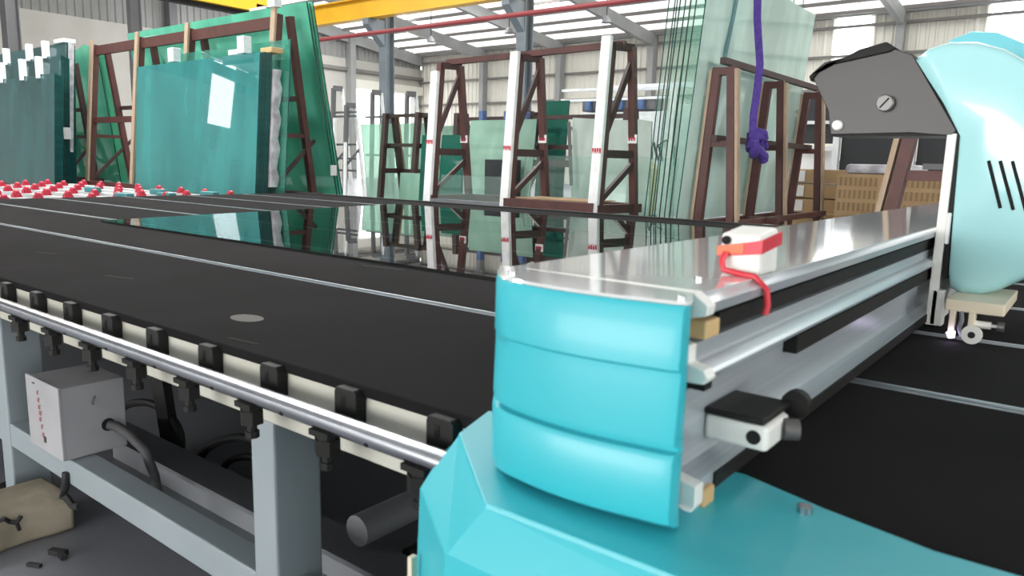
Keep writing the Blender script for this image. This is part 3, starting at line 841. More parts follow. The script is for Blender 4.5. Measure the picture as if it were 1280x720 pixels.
MB().tube([(-0.168, 2.07, 0.846), (-0.154, 2.07, 0.846)], 0.012, 10).build('adjuster_knob', M_screw, cut, smooth=True)
MB().tube([(-0.258, 2.044, 0.824), (-0.254, 2.042, 0.810)], [0.010, 0.006], 12).build('laser_diode', M_laser, cut, smooth=True)

# ================================================================== RACKS AND GLASS
def sheet(name, m, label, pts_mb, cat='glass sheet', group=None, bevel=0, edge=1):
    o = pts_mb.build(name, m, None, bevel=bevel, edge=edge)
    return tag(o, label, cat, group)

# ---- rack A: long red-oxide A-frame at the left, pale timber lined posts
def rack_long(label, xs, yb, yt, zt, yb2, zs=0.58, m=M_rust, lined=True, name='glass_rack', top=0.16, rails=(1.78,)):
    """A-frames in the YZ plane at each x, joined along X"""
    t = thing(name, label, 'rack', ((xs[0] + xs[-1]) / 2, (yb + yb2) / 2, 0))
    ym = (yt + 0.06)
    slope = (yt - yb) / zt
    for x in xs:
        MB().beam((x, yb, 0.0), (x, yt, zt), 0.09, 0.09, up=(1, 0, 0)).build('front_post', m, t)
        if lined:
            MB().beam((x, yb - 0.065, 0.05), (x, yt - 0.065, zt + 0.08), 0.035, 0.10, up=(1, 0, 0)).build('timber_lining', M_wood, t)
        MB().beam((x, yb2, 0.0), (x, yt + 0.18, zt), 0.09, 0.09, up=(1, 0, 0)).build('rear_post', m, t)
        MB().beam((x, yb, zs), (x, yb2, zs), 0.08, 0.09).build('bottom_tie', m, t)
        MB().beam((x, yb + slope * 1.5 + 0.03, 1.5), (x, yt + 0.18 + (yb2 - yt - 0.18) * (1 - 1.5 / zt), 1.5), 0.06, 0.06).build('tie_bar', m, t)
        MB().beam((x, yb + slope * 0.7, 0.7), (x, yb2 - 0.05, 1.45), 0.05, 0.05).build('brace', M_rust_d, t)
    if top:
        MB().beam((xs[0] - 0.04, yt - 0.0, zt - 0.10), (xs[-1] + 0.04, yt - 0.0, zt - 0.10), 0.06, top).build('top_rail', m, t)
    for z in rails:
        MB().beam((xs[0], yb + slope * z + 0.02, z), (xs[-1], yb + slope * z + 0.02, z), 0.06, 0.10).build('middle_rail', m, t)
        MB().beam((xs[0], yb2 + (yt + 0.18 - yb2) * z / zt, z + 0.25), (xs[-1], yb2 + (yt + 0.18 - yb2) * z / zt, z + 0.25), 0.05, 0.07).build('rear_rail', M_rust_d, t)
    MB().beam((xs[0], yb - 0.02, zs + 0.06), (xs[-1], yb - 0.02, zs + 0.06), 0.12, 0.10).build('bottom_rail', m, t)
    MB().beam((xs[0], yb2 + 0.02, zs + 0.06), (xs[-1], yb2 + 0.02, zs + 0.06), 0.12, 0.10).build('bottom_rail', m, t)
    return t
rack_long('long red-brown glass rack with timber lined posts, left of the table', (-14.75, -13.05, -11.45, -9.2), 6.15, 6.45, 3.12, 7.05)

# medium teal stack leaning on the front of rack A: each sheet its own object
zb, zt_ = 0.66, 2.52
tag(B(-12.2, -8.4, 5.55, 6.22, 0.53, 0.645).build('support_beam', M_rust_d), 'dark steel foot beam under the teal glass stack left of the table', 'beam')
n = 9
for k in range(n):
    y = 5.72 + 0.021 * k
    x1 = -8.78 + 0.006 * random.random()
    top = zt_ + (0.03 * random.random() if k else 0)
    mb = MB().lean(-12.05 + 0.05 * random.random() * (k > 0), x1, zb, top, y, y + 0.14, 0.019, 0.0)
    if k == 0:
        sheet('glass_sheet', G_teal, 'teal glass sheet at the front of the stack with a bright window reflection', mb, bevel=0)
    else:
        sheet('glass_sheet', G_teal, 'teal glass sheet, %s from the front of the stack left of the table' % ORD[k], mb, group='sheets of the teal stack')
mb = MB()
rings = []
for i in range(13):
    z = 0.80 + (2.33 - 0.80) * i / 12
    sh = 0.14 * (z - zb) / (zt_ - zb)
    w = 0.025 * math.sin(i * 2.1)
    rings.append([(-8.79 + w * 0.3, 5.915 + sh, z), (-8.74 + w * 0.6, 5.925 + sh + w * 0.3, z), (-8.735 + w, 5.99 + sh + w * 0.5, z), (-8.75, 6.04 + sh + w, z), (-8.80, 6.04 + sh, z)])
mb.ring_path(rings)
tag(mb.build('paper_wrap', M_film, smooth=True), 'crumpled white paper hanging over the end of the teal glass stack', 'paper')
tag(B(-8.95, -8.70, 5.98, 6.16, 2.53, 2.60).build('wood_pad', M_tan, bevel=0.01), 'small orange wood pad on top of the teal glass stack', 'pad')
sheet('glass_sheet', G_pgreen, 'clear greenish glass sheet just behind the paper wrap, taller than the teal stack', MB().lean(-11.6, -8.62, zb, 2.72, 6.06, 6.22, 0.015))
for i, (x, w, h, lab) in enumerate(((-11.1, 0.16, 0.20, 'white foam block on top of the teal stack, left one'),
                                    (-9.55, 0.22, 0.07, 'flat white foam pad on top of the teal stack, middle one'),
                                    (-9.28, 0.16, 0.22, 'white foam block on top of the teal stack, right one'))):
    y = 5.90 if i != 1 else 5.95
    tag(B(x - w / 2, x + w / 2, y, y + 0.12, zt_ + 0.028, zt_ + 0.028 + h).build('foam_block', M_foam, bevel=0.008), lab, 'foam block', 'foam blocks on the teal stack')
# big green sheets leaning on the far side of rack A
for k, (x0, x1, z1, dy) in enumerate(((-14.2, -9.0, 3.32, 0.0), (-14.0, -8.98, 3.30, 0.035), (-13.8, -8.96, 3.33, 0.07))):
    mb = MB().hexa([(x0, 7.24 + dy, 0.62), (x1 + 0.0, 7.24 + dy, 0.62), (x1, 7.262 + dy, 0.62), (x0, 7.262 + dy, 0.62),
                    (x0, 6.76 + dy, z1), (x1, 6.76 + dy, z1), (x1, 6.782 + dy, z1), (x0, 6.782 + dy, z1)])
    if k == 0:
        sheet('glass_sheet', G_green, 'tall green glass sheet leaning behind the timber lined rack, front of its pair', mb)
    else:
        sheet('glass_sheet', G_green, 'tall green glass sheet, %s from the front of the big leaning bundle' % ORD[k], mb, group='sheets behind the big green sheet')
tag(B(-8.965, -8.945, 7.10, 7.20, 0.95, 1.10).build('paper_label', M_paper), 'small white label stuck on the edge of the big green sheet', 'label')
tag(B(-9.28, -9.12, 6.33, 6.45, 3.20, 3.30).build('foam_block', M_foam), 'white foam cap on the right end of the timber lined rack', 'foam block')
tag(B(-10.35, -9.95, 6.755, 6.785, 3.322, 3.36).build('foam_strip', M_foam), 'thin white foam strip on the top edge of the tall green sheet', 'foam block')

# ---- left stack: dark glass sheets stepping up
LS = [(-18.6, -14.26, 2.51, 5.40), (-18.6, -14.46, 2.84, 5.60), (-18.6, -14.69, 3.10, 5.80)]
LN = ['dark glass sheet lowest and front of the far left stack', 'dark glass sheet in the middle step of the far left stack', 'dark glass sheet tallest at the back of the far left stack']
LG = ['front', 'middle', 'back']
for i, (x0, x1, z1, y) in enumerate(LS):
    for k in range(5):
        mb = MB().lean(x0, x1 - 0.004 * k, 0.60, z1 - 0.01 * k, y + 0.03 * k, y + 0.03 * k + 0.13, 0.024)
        if k == 0:
            sheet('glass_sheet', G_dark, LN[i], mb)
        else:
            sheet('glass_sheet', G_dark, 'dark glass sheet, %s from the front in the %s bundle, far left stack' % (ORD[k], LG[i]), mb, group='sheets inside the %s bundle of the far left stack' % LG[i])
tag(B(-18.6, -14.2, 5.3, 6.05, 0.47, 0.595).build('support_beam', M_rust_d), 'dark steel foot beam under the far left glass stack', 'beam')
fb = [(-16.6, 2.51, 5.53, 0), (-15.6, 2.51, 5.53, 0), (-14.87, 2.51, 5.53, 0), (-16.9, 2.84, 5.73, 1), (-15.8, 2.84, 5.73, 1), (-15.07, 2.84, 5.73, 1), (-14.95, 3.10, 5.93, 2)]
nm = {0: 0, 1: 0, 2: 0}
for (x, z, y, r) in sorted(fb):
    row = ['lowest front', 'middle', 'tallest back'][r]
    lab = '%s white foam clip from the left on the %s sheet, far left stack' % (ORD[nm[r]], row)
    nm[r] += 1
    mb = MB()
    lo_, hi_ = ((-0.06, 0.31), (-0.02, 0.28), (0, 0))[r]
    if r == 2:
        mb.box(x - 0.2, x + 0.2, y - 0.03, y + 0.18, z + 0.004, z + 0.07)
    else:
        mb.box(x - 0.05, x + 0.05, y - 0.05, y - 0.006, z + lo_, z + hi_)
        mb.box(x - 0.05, x + 0.05, y - 0.006, y + 0.05, z + 0.012, z + hi_)
    tag(mb.build('foam_clip', M_foam, bevel=0.006), lab, 'foam block', 'foam clips on the far left stack')
# edge film on the left stack's right side
tag(MB().beam((-14.67, 5.86, 1.2), (-14.67, 6.0, 3.1), 0.09, 0.02, up=(1, 0, 0)).build('edge_film', M_film), 'strip of white film on the right edge of the far left stack', 'film')
tag(B(-14.455, -14.44, 5.68, 5.80, 1.42, 1.62).build('paper_label', M_paper), 'small white label on the dark edge of the far left stack', 'label')
rack_long('dark red glass rack hidden behind the far left glass stack', (-18.2, -16.1), 6.25, 6.45, 2.9, 6.95, m=M_rust_d, lined=False)
for k, (x0, x1, z1, y) in enumerate(((-18.5, -15.75, 3.32, 7.20), (-18.3, -15.4, 3.24, 7.28))):
    mb = MB()
    # broken uneven top edge
    xs_ = [x0 + (x1 - x0) * i / 10 for i in range(11)]
    zs_ = [z1 - (0.12 * random.random() if i > 5 else 0.0) for i in range(11)]
    fr = [(x, y + 0.0 - 0.32, z) for x, z in zip(xs_, zs_)]
    low = [(x0, y, 0.6), (x1, y, 0.6)]
    poly = low + fr[::-1]
    mb.ring_path([poly, [(p[0], p[1] + 0.02, p[2]) for p in poly]])
    sheet('glass_sheet', G_green, ['broken green glass sheet with a jagged top behind the far left stack', 'broken green glass sheet standing nearer the timber lined rack'][k], mb)
# curved clear sheet seen through rack A
sheet('glass_sheet', G_clear, 'clear glass sheet standing inside the left timber lined rack bay', MB().lean(-13.6, -12.2, 0.7, 2.9, 7.5, 7.3, 0.012))

# ---- rack B: white padded A-frames behind the table's middle
rb = thing('glass_rack', 'red-brown glass rack with three white padded front posts behind the table', 'rack', (-5.9, 7.6, 0))
RX = (-7.12, -5.80, -4.52)
ZR = 2.47
for i, x in enumerate(RX):
    zt2 = ZR + (0.0, 0.02, 0.06)[i]
    fb_, ft = 7.28, 7.48
    MB().beam((x, fb_, 0), (x, ft, zt2), 0.08, 0.08, up=(1, 0, 0)).build('front_post', M_rust, rb)
    zp = (2.36, 2.52, 2.60)[i]
    sl = (ft - fb_) / zt2
    pd = MB().beam((x - 0.02, fb_ - 0.075 + sl * 0.30, 0.30), (x - 0.02, fb_ - 0.075 + sl * zp, zp), 0.06, 0.125, up=(1, 0, 0)).build('foam_padding', M_padw, rb, bevel=0.012)
    # red lettered tape
    zc = (1.45, 1.38, 1.36)[i]
    yc = fb_ - 0.108 + sl * zc
    mb = MB()
    for q in range(4):
        mb.box(x - 0.075 + q * 0.03, x - 0.055 + q * 0.03, yc - 0.002, yc + 0.003, zc - 0.02 - 0.008 * (q % 2), zc + 0.02)
    mb.box(x - 0.078, x + 0.04, yc - 0.001, yc + 0.003, zc - 0.035, zc - 0.03)
    mb.build('tape_lettering', M_redink, pd)
    MB().beam((x + 0.12, 8.02, 0), (x + 0.12, 7.72, zt2 - 0.02), 0.08, 0.08, up=(1, 0, 0)).build('rear_post', M_rust, rb)
    MB().beam((x + 0.02, ft, zt2 - 0.03), (x + 0.12, 7.74, zt2 - 0.03), 0.07, 0.08).build('top_tie', M_rust_d, rb)
    zz = 1.32
    MB().beam((x, fb_ + sl * zz, zz), (x + 0.12, 8.02 - 0.3 * zz / zt2, zz), 0.07, 0.09).build('middle_tie', M_rust_d, rb)
    MB().beam((x, fb_ + 0.06, 0.78), (x + 0.12, 7.86, 1.22), 0.05, 0.06).build('brace', M_rust_d, rb)
    MB().beam((x, fb_ + sl * 1.5, 1.5), (x + 0.12, 7.75, 2.4), 0.05, 0.06).build('brace', M_rust_d, rb)
    MB().beam((x, fb_ - 0.02, 0.70), (x + 0.12, 8.05, 0.70), 0.10, 0.10).build('bottom_tie', M_rust, rb)
    # lettered strip on the rear post
    zc = 1.50
    mb = B(x + 0.07, x + 0.19, 7.80, 7.812, zc - 0.05, zc + 0.05)
    lab = mb.build('white_tape', M_paper, rb)
    mb = MB()
    for q in range(3):
        mb.box(x + 0.085 + 0.033 * q, x + 0.105 + 0.033 * q, 7.796, 7.80, zc - 0.02, zc + 0.015 + 0.01 * (q % 2))
    mb.build('tape_lettering', M_redink, lab)
MB().beam((RX[0], 7.60, ZR + 0.02), (RX[2] + 0.1, 7.60, ZR + 0.06), 0.07, 0.07).build('ridge_bar', M_rust, rb)
MB().beam((RX[1], 7.26, 0.72), (RX[2], 7.26, 0.72), 0.10, 0.10).build('bottom_rail', M_rust, rb)
MB().beam((RX[0], 7.30, 0.66), (RX[1], 7.30, 0.66), 0.10, 0.09).build('bottom_rail', M_chan, rb)
MB().beam((RX[0], 8.05, 0.70), (RX[2] + 0.12, 8.05, 0.70), 0.10, 0.10).build('bottom_rail', M_rust, rb)
tag(B(-5.70, -4.60, 7.33, 7.84, 0.772, 0.784).build('cardboard_sheet', M_card), 'flat cardboard sheet lying on the bottom rails of the padded rack', 'cardboard')
sheet('glass_sheet', G_clear, 'low clear glass pane standing in the left bay of the padded rack', MB().lean(-7.0, -5.92, 0.706, 1.02, 7.30, 7.38, 0.01))
sheet('glass_sheet', G_clear, 'low clear glass pane standing behind the right bay of the padded rack', MB().lean(-6.4, -4.1, 0.0, 1.30, 8.16, 8.44, 0.01))
tag(MB().beam((-7.40, 8.35, 0.0), (-7.3, 8.15, 1.35), 0.035, 0.035).build('prop_stick', M_rod), 'thin white prop stick leaning between the green sheets behind the padded rack', 'stick')
# sheets standing behind rack B
sheet('glass_sheet', G_sage, 'light green glass sheet behind the left bay of the padded rack', MB().lean(-8.05, -6.75, 0.0, 1.84, 8.93, 9.14, 0.02))
sheet('glass_sheet', G_forest, 'dark green glass sheet left of the light green one behind the padded rack', MB().lean(-8.72, -8.22, 0.0, 1.62, 9.05, 9.20, 0.03))
sheet('glass_sheet', G_forest, 'dark green glass sheet showing right of the first white post', MB().lean(-9.2, -8.9, 0.0, 1.62, 9.10, 9.22, 0.03))
sheet('glass_sheet', G_forest, 'dark green glass sheet right of the second white post', MB().lean(-7.5, -6.95, 0.0, 2.2, 10.1, 10.26, 0.03))
tag(B(-7.5, -6.9, 8.85, 8.98, 0.62, 1.24).build('black_crate', M_black_board, bevel=0.01), 'black board leaning at the foot of the light green sheet', 'board')
# frosted sheets (one slightly bowed)
mb = MB()
rings = []
for i in range(11):
    s = i / 10
    x = -6.12 + 0.98 * s
    y = 9.02 - 0.07 * math.sin(math.pi * s)
    zt3 = 1.85 - 0.05 * s * s - 0.02 * math.sin(s * 3)
    rings.append([(x + 0.2 * (1 - s) * 0.8, y - 0.06, 0.0), (x + 0.2 * (1 - s) * 0.8, y - 0.04, 0.0), (x, y + 0.14, zt3), (x, y + 0.12, zt3)])
mb.ring_path(rings)
sheet('glass_sheet', G_frost, 'frosted white glass sheet, slightly bowed, left of the third white post', mb)
sheet('glass_sheet', G_frost, 'frosted pale green glass sheet right of the third white post', MB().hexa(
    [(-5.12, 8.90, 0.0), (-4.70, 8.90, 0.0), (-4.70, 8.92, 0.0), (-5.12, 8.92, 0.0), (-5.12, 9.14, 1.82), (-4.86, 9.14, 1.78), (-4.86, 9.16, 1.78), (-5.12, 9.16, 1.82)]))
tag(MB().beam((-5.96, 8.93, 0.9), (-6.1, 9.02, 1.78), 0.012, 0.05, up=(1, 0, 0)).build('rack_clamp', M_steeld), 'dark clamp bar on the left edge of the bowed frosted sheet', 'clamp')
# supporting rack behind the frosted sheets
rack_long('dark red glass rack carrying the frosted and green sheets', (-8.6, -7.1, -5.4), 9.34, 9.44, 1.98, 9.95, zs=0.5, m=M_rust_d, lined=False, rails=(1.2,), top=0.06)
for i, (x, lab) in enumerate(((-7.85, 'dark blue foam clip on the light green sheet, left one'), (-7.35, 'dark blue foam clip on the light green sheet, middle one'), (-7.0, 'dark blue foam clip on the light green sheet, right one'))):
    tag(B(x - 0.045, x + 0.045, 9.15, 9.25, 1.842, 1.99 - 0.02 * i).build('foam_clip', M_bluefoam, bevel=0.01), lab, 'foam block', 'blue foam clips behind the padded rack')

# ---- rack D: small dark rack with sage sheets
rd = thing('glass_rack', 'small dark brown A-frame rack in front of the sage green glass', 'rack', (-10.0, 9.7, 0))
for x in (-10.45, -9.62):
    MB().beam((x, 9.35, 0), (x, 9.55, 2.02), 0.09, 0.09, up=(1, 0, 0)).build('front_post', M_rust_d, rd)
    MB().beam((x + 0.02, 10.02, 0), (x + 0.02, 9.72, 2.02), 0.08, 0.08, up=(1, 0, 0)).build('rear_post', M_rust_d, rd)
    MB().beam((x + 0.03, 10.09, 0.1), (x + 0.03, 9.79, 2.0), 0.03, 0.09, up=(1, 0, 0)).build('timber_lining', M_wood, rd)
    MB().beam((x, 9.55, 1.98), (x + 0.02, 9.74, 1.98), 0.08, 0.08).build('top_tie', M_rust_d, rd)
    MB().beam((x, 9.45, 1.44), (x, 9.85, 1.44), 0.06, 0.07).build('middle_tie', M_rust_d, rd)
    MB().beam((x, 9.40, 1.0), (x, 9.92, 1.0), 0.06, 0.09).build('lower_tie', M_rust_d, rd)
for z in (1.46, 1.98):
    MB().beam((-10.5, 9.60, z), (-9.2, 9.60, z), 0.05, 0.06).build('long_rail', M_rust_d, rd)
MB().beam((-10.45, 9.9, 1.0), (-9.5, 9.9, 1.0), 0.05, 0.07).build('long_rail', M_rust_d, rd)
sheet('glass_sheet', G_sage, 'large sage green glass sheet behind the small dark brown rack', MB().lean(-12.2, -10.05, 0.0, 1.90, 10.65, 10.45, 0.02))
sheet('glass_sheet', G_sage, 'narrow sage green glass sheet right of the small dark brown rack', MB().lean(-10.0, -9.2, 0.0, 1.84, 10.6, 10.42, 0.02))
sheet('glass_sheet', G_sage, 'small dark green offcut at the foot of the small dark brown rack', MB().lean(-9.75, -9.15, 0.0, 0.98, 9.15, 9.24, 0.02))

# ---- slim galvanised racks in front of the bright door
rg = thing('steel_rack', 'slim grey steel rack standing against the bright door, left of the grey column', 'rack', (-15.4, 12.8, 0))
for (x, z) in ((-15.75, 2.95), (-15.25, 2.52)):
    MB().beam((x, 12.5, 0), (x, 12.62, z), 0.09, 0.09, up=(1, 0, 0)).build('front_post', M_steeld, rg)
    MB().beam((x + 0.08, 13.15, 0), (x + 0.08, 12.82, z), 0.07, 0.07, up=(1, 0, 0)).build('rear_post', M_padw, rg)
    MB().beam((x, 12.62, z), (x + 0.08, 12.82, z), 0.12, 0.12).build('post_cap', M_steeld, rg)
    MB().beam((x, 12.55, 1.0), (x + 0.08, 13.0, 1.5), 0.05, 0.05).build('brace', M_steeld, rg)
for z in (2.35, 2.25, 1.55, 1.2, 0.9):
    MB().beam((-16.2, 12.7, z), (-15.0, 12.7, z), 0.04, 0.05).build('long_rail', M_steeld, rg)
rg2 = thing('steel_rack', 'slim dark steel rack silhouetted in the bright door behind the sage glass', 'rack', (-13.7, 12.9, 0))
for x, z in ((-14.35, 2.80), (-13.15, 2.72)):
    MB().beam((x, 12.6, 0), (x, 12.68, z), 0.08, 0.08, up=(1, 0, 0)).build('front_post', M_steeld, rg2)
    MB().beam((x + 0.10, 13.2, 0), (x + 0.12, 12.85, z), 0.06, 0.06, up=(1, 0, 0)).build('rear_post', M_padw, rg2)
    MB().beam((x, 12.66, z), (x + 0.1, 12.85, z), 0.12, 0.12).build('post_cap', M_steeld, rg2)
for z in (2.22, 1.3):
    MB().beam((-14.7, 12.75, z), (-12.6, 12.75, z), 0.04, 0.05).build('long_rail', M_steeld, rg2)
# clutter of offcuts and trolleys by the door
for i, (x, z0, z1, lab) in enumerate(((-15.62, 0.0, 1.9, 'pale aluminium profile leaning in the slim grey rack, left one'),
                                      (-15.45, 0.0, 2.2, 'pale aluminium profile leaning in the slim grey rack, middle one'),
                                      (-15.05, 0.0, 1.6, 'pale aluminium profile leaning in the slim grey rack, right one'))):
    tag(MB().beam((x, 12.35, z0), (x - 0.1, 12.48, z1), 0.06, 0.06, up=(1, 0, 0)).build('metal_profile', M_rod), lab, 'profile', 'profiles by the bright door')

# ---- machine behind the frosted sheets
mc = thing('processing_machine', 'white glass processing machine behind the frosted sheets, with a gantry frame on top', 'machine', (-8.2, 14.4, 0))
B(-9.3, -6.95, 14.2, 15.6, 0.0, 2.30).build('machine_body', M_machine, mc, bevel=0.02)
for i, x in enumerate((-9.25, -8.65, -8.05, -7.45)):
    for z in (0.3, 0.95, 1.6):
        B(x + 0.03, x + 0.57, 14.185, 14.2, z, z + 0.6).build('panel', M_machine, mc, bevel=0.008)
for x in (-9.65, -8.55, -7.02):
    B(x - 0.05, x + 0.05, 14.0, 14.1, 0.05, 2.80 if x > -9 else 2.60).build('upright', M_padw if x > -8 else M_machine, mc)
for z in (2.56, 2.78):
    MB().beam((-9.7, 14.05, z), (-7.0, 14.05, z), 0.06, 0.05).build('rail', M_machine, mc)
B(-9.4, -7.6, 14.4, 14.8, 2.35, 2.62).build('motor_row', M_steeld, mc, bevel=0.02)
for x in (-9.2, -8.85, -8.4, -7.9):
    B(x - 0.07, x + 0.07, 14.3, 14.45, 2.36, 2.60).build('motor', M_bluefoam, mc, bevel=0.02)
MB().beam((-9.3, 15.2, 2.9), (-6.9, 15.2, 2.9), 0.2, 0.12).build('roof_beam', M_machine, mc)
for x in (-9.2, -7.0):
    B(x - 0.05, x + 0.05, 15.15, 15.25, 2.3, 2.9).build('roof_post', M_machine, mc)
B(-6.85, -6.35, 14.0, 14.6, 0.1, 2.40).build('side_cabinet', M_machine, mc, bevel=0.02)
dr = thing('pump_unit', 'faded yellow pump drum with dark hoses at the foot of the white machine', 'pump', (-6.9, 12.6, 0))
MB().tube([(-6.8, 12.6, 0.3), (-6.8, 12.6, 0.5), (-6.8, 12.6, 1.15), (-6.8, 12.6, 1.32)], [0.20, 0.26, 0.26, 0.12], 18).build('drum', M_yelbag, dr, smooth=True)
for k in range(4):
    a = k * 1.3
    MB().tube([(-6.8 + 0.1 * math.cos(a), 12.6, 1.3), (-6.8 + 0.12 * math.cos(a), 12.6, 1.5), (-6.8 + 0.25 * math.cos(a + 1), 12.65, 1.62), (-6.8 + 0.4 * math.cos(a + 1), 12.7, 1.3)], 0.025, 6).build('hose', M_rope, dr, smooth=True)
for k in range(3):
    MB().tube([(-6.95 + 0.15 * k, 12.55, 1.33), (-6.95 + 0.15 * k, 12.55, 1.46)], 0.03, 8).build('valve', M_blacksteel, dr, smooth=True)
B(-7.0, -6.6, 12.4, 12.8, 0, 0.3).build('plinth', M_blacksteel, dr)
MB().tube([(-7.25, 14.17, 1.3), (-7.35, 14.15, 1.62), (-7.18, 14.15, 1.72), (-7.0, 14.15, 1.6), (-6.98, 14.17, 1.2)], 0.02, 8).build('hose_loop', M_rope, mc, smooth=True)
B(-16.3, -15.2, 36.6, 37.6, 4.2, 5.9).build('duct_box', M_steel, wall_back, bevel=0.05)

# ---- rack E with tall pale glass, running away from the table
re = thing('glass_rack', 'red-brown A-frame rack with wooden lined legs and a purple strap, right of centre', 'rack', (-3.07, 8.6, 0))
EX = -3.07
EY = (7.2, 8.6, 10.0)
for y in EY:
    for s, wn_ in ((-1, 'timber_lining'), (1, 'timber_lining')):
        MB().beam((EX + s * 0.215, y, 0.0), (EX + s * 0.07, y, 2.16), 0.075, 0.075, up=(0, 1, 0)).build('leg', M_rust, re)
        MB().beam((EX + s * 0.272, y, 0.12), (EX + s * 0.127, y, 2.14), 0.028, 0.075, up=(0, 1, 0)).build(wn_, M_wood, re)
    MB().beam((EX - 0.10, y, 2.12), (EX + 0.10, y, 2.12), 0.07, 0.07).build('top_tie', M_rust, re)
    MB().beam((EX - 0.16, y, 1.43), (EX + 0.16, y, 1.43), 0.06, 0.06).build('middle_tie', M_rust, re)
    MB().beam((EX - 0.24, y, 0.62), (EX + 0.24, y, 0.62), 0.08, 0.07).build('bottom_tie', M_rust, re)
MB().beam((EX + 0.02, EY[0] - 0.1, 2.21), (EX + 0.02, EY[2] + 0.1, 2.21), 0.06, 0.06).build('top_rail', M_rust_d, re)
MB().beam((EX - 0.02, EY[0] - 0.1, 1.48), (EX - 0.02, EY[2] + 0.1, 1.48), 0.06, 0.06).build('middle_rail', M_rust_d, re)
MB().beam((EX + 0.25, EY[0], 0.66), (EX + 0.25, EY[2], 0.66), 0.07, 0.06).build('bottom_rail', M_rust, re)
MB().beam((EX - 0.25, EY[0], 0.62), (EX - 0.25, EY[2], 0.62), 0.10, 0.06).build('bottom_rail', M_rust, re)
MB().beam((EX + 0.10, EY[0] + 0.7, 0.66), (EX + 0.40, EY[0] + 0.7, 0.66), 0.08, 0.07).build('bottom_tie', M_rust, re)
for k in range(4):
    dx = 0.12 * k
    y0 = 6.95 - 0.03 * (k % 3)
    y1 = 10.05 - 0.02 * (k % 2)
    zt4 = 3.12 + (0.25 + 0.03 * (k % 3) if k else 0)
    xb, xt = -3.36 - dx, -3.13 - 0.045 * (zt4 - 2.2) * 0 - dx * 0.8 - 0.06
    xt = xb + 0.20 - 0.004 * k
    mb = MB().hexa([(xb, y0, 0.66), (xb, y1, 0.66), (xb - 0.012, y1, 0.66), (xb - 0.012, y0, 0.66),
                    (xt, y0, zt4), (xt, y1 + (0.0 if k else 0.06), zt4), (xt - 0.012, y1 + (0.0 if k else 0.06), zt4), (xt - 0.012, y0, zt4)])
    o = mb.build('glass_sheet', G_pale if k == 0 else G_bundle, edge=2)
    if k == 0:
        tag(o, 'tall pale green glass sheet against the rack with the purple strap', 'glass sheet')
    else:
        tag(o, 'tall pale glass sheet, %s from the purple strap in the upright bundle' % ORD[k], 'glass sheet', 'sheets behind the tall pale one')
# thin dark tubes added before the sheets to draw their cut edges
for k in range(5):
    tag(MB().tube([(-3.40 - 0.055 * k, 6.86, 0.66), (-3.33 - 0.055 * k, 6.86, 1.8), (-3.2 - 0.055 * k, 6.86, 3.3)], 0.006, 6).build('edge_line', M_rope, smooth=True),
        'thin dark cut-edge line at the tall pale sheets, %s from the right' % ORD[k], 'cord', 'cut edge lines of the tall pale bundle')
# purple strap and its knot
st = thing('lifting_strap', 'purple webbing strap hanging and knotted round the middle rail of the rack', 'strap', (-2.82, 7.5, 1.3))
MB().ribbon([(-2.84, 7.22, 4.2), (-2.84, 7.25, 3.2), (-2.83, 7.32, 2.6), (-2.82, 7.45, 2.2), (-2.82, 7.42, 1.9), (-2.82, 7.38, 1.7), (-2.82, 7.40, 1.5)], (0.6, 1, 0), 0.085, 0.008).build('strap_band', M_purple, st)
mb = MB()
random.seed(11)
for k in range(7):
    c = Vector((-2.80 + 0.05 * random.uniform(-1, 1), 7.50 + 0.17 * random.uniform(-1, 1), 1.43 + 0.07 * random.uniform(-1, 1)))
    pts = [c + Vector((0.05 * math.cos(a), 0.10 * math.cos(a + k), 0.07 * math.sin(a + 0.7 * k))) for a in [i * 0.9 for i in range(6)]]
    mb.tube(pts, [0.02, 0.04, 0.046, 0.046, 0.04, 0.02], 7)
mb.tube([(-2.82, 7.52, 1.42), (-2.8, 7.62, 1.36), (-2.8, 7.70, 1.28)], [0.04, 0.045, 0.05], 8)
mb.build('strap_knot', M_purple, st, smooth=True)
tag(MB().ribbon([(-3.08, 7.55, 4.2), (-3.13, 7.62, 3.16), (-3.185, 7.60, 2.7), (-3.212, 7.52, 2.30)], (0, 1, 0), 0.07, 0.006).build('sling_strap', M_navy), 'grey-green sling strap lying on the tall pale glass sheet', 'strap')

# ---- cartons, timber crate and black-board shelf at the right
for k in range(3):
    z = 0.62 + 0.20 * k
    t = thing('storage_carton', 'brown carton with a white end label, %s from the bottom of its stack' % ORD[k], 'box', (-3.0, 10.9, z), 'cartons in the stack')
    B(-3.58, -2.85, 10.6, 11.1, z, z + 0.185).build('carton_body', M_card, t, bevel=0.006)
    B(-3.54, -3.27, 10.594, 10.6, z + 0.02, z + 0.165).build('white_label', M_paper, t)
tag(B(-3.65, -2.7, 10.5, 11.3, 0.0, 0.62).build('carton_plinth', M_card, bevel=0.01), 'large brown carton base under the stack of labelled boxes', 'box')
crate = thing('slatted_crate', 'low brown cardboard crate with rows of slots, under the black boards', 'crate', (-2.2, 9.9, 0))
B(-2.62, -1.30, 9.72, 10.3, 0.40, 1.16).build('crate_body', M_card, crate, bevel=0.01)
mb = MB()
for r in range(3):
    for c in range(22):
        if 8 <= c <= 9:
            continue
        x = -2.58 + 0.056 * c
        mb.box(x, x + 0.026, 9.712, 9.72, 0.72 + 0.15 * r, 0.82 + 0.15 * r)
o = mb.build('slot_row', mat('shadowed_cardboard', (0.29, 0.19, 0.10), 0.9), crate)
o['kind'] = 'stuff'
B(-2.62, -1.30, 9.70, 9.73, 0.40, 0.66).build('front_board', M_card, crate, bevel=0.004)
B(-2.64, -1.28, 9.70, 10.32, 0.0, 0.40).build('crate_base', M_card, crate)
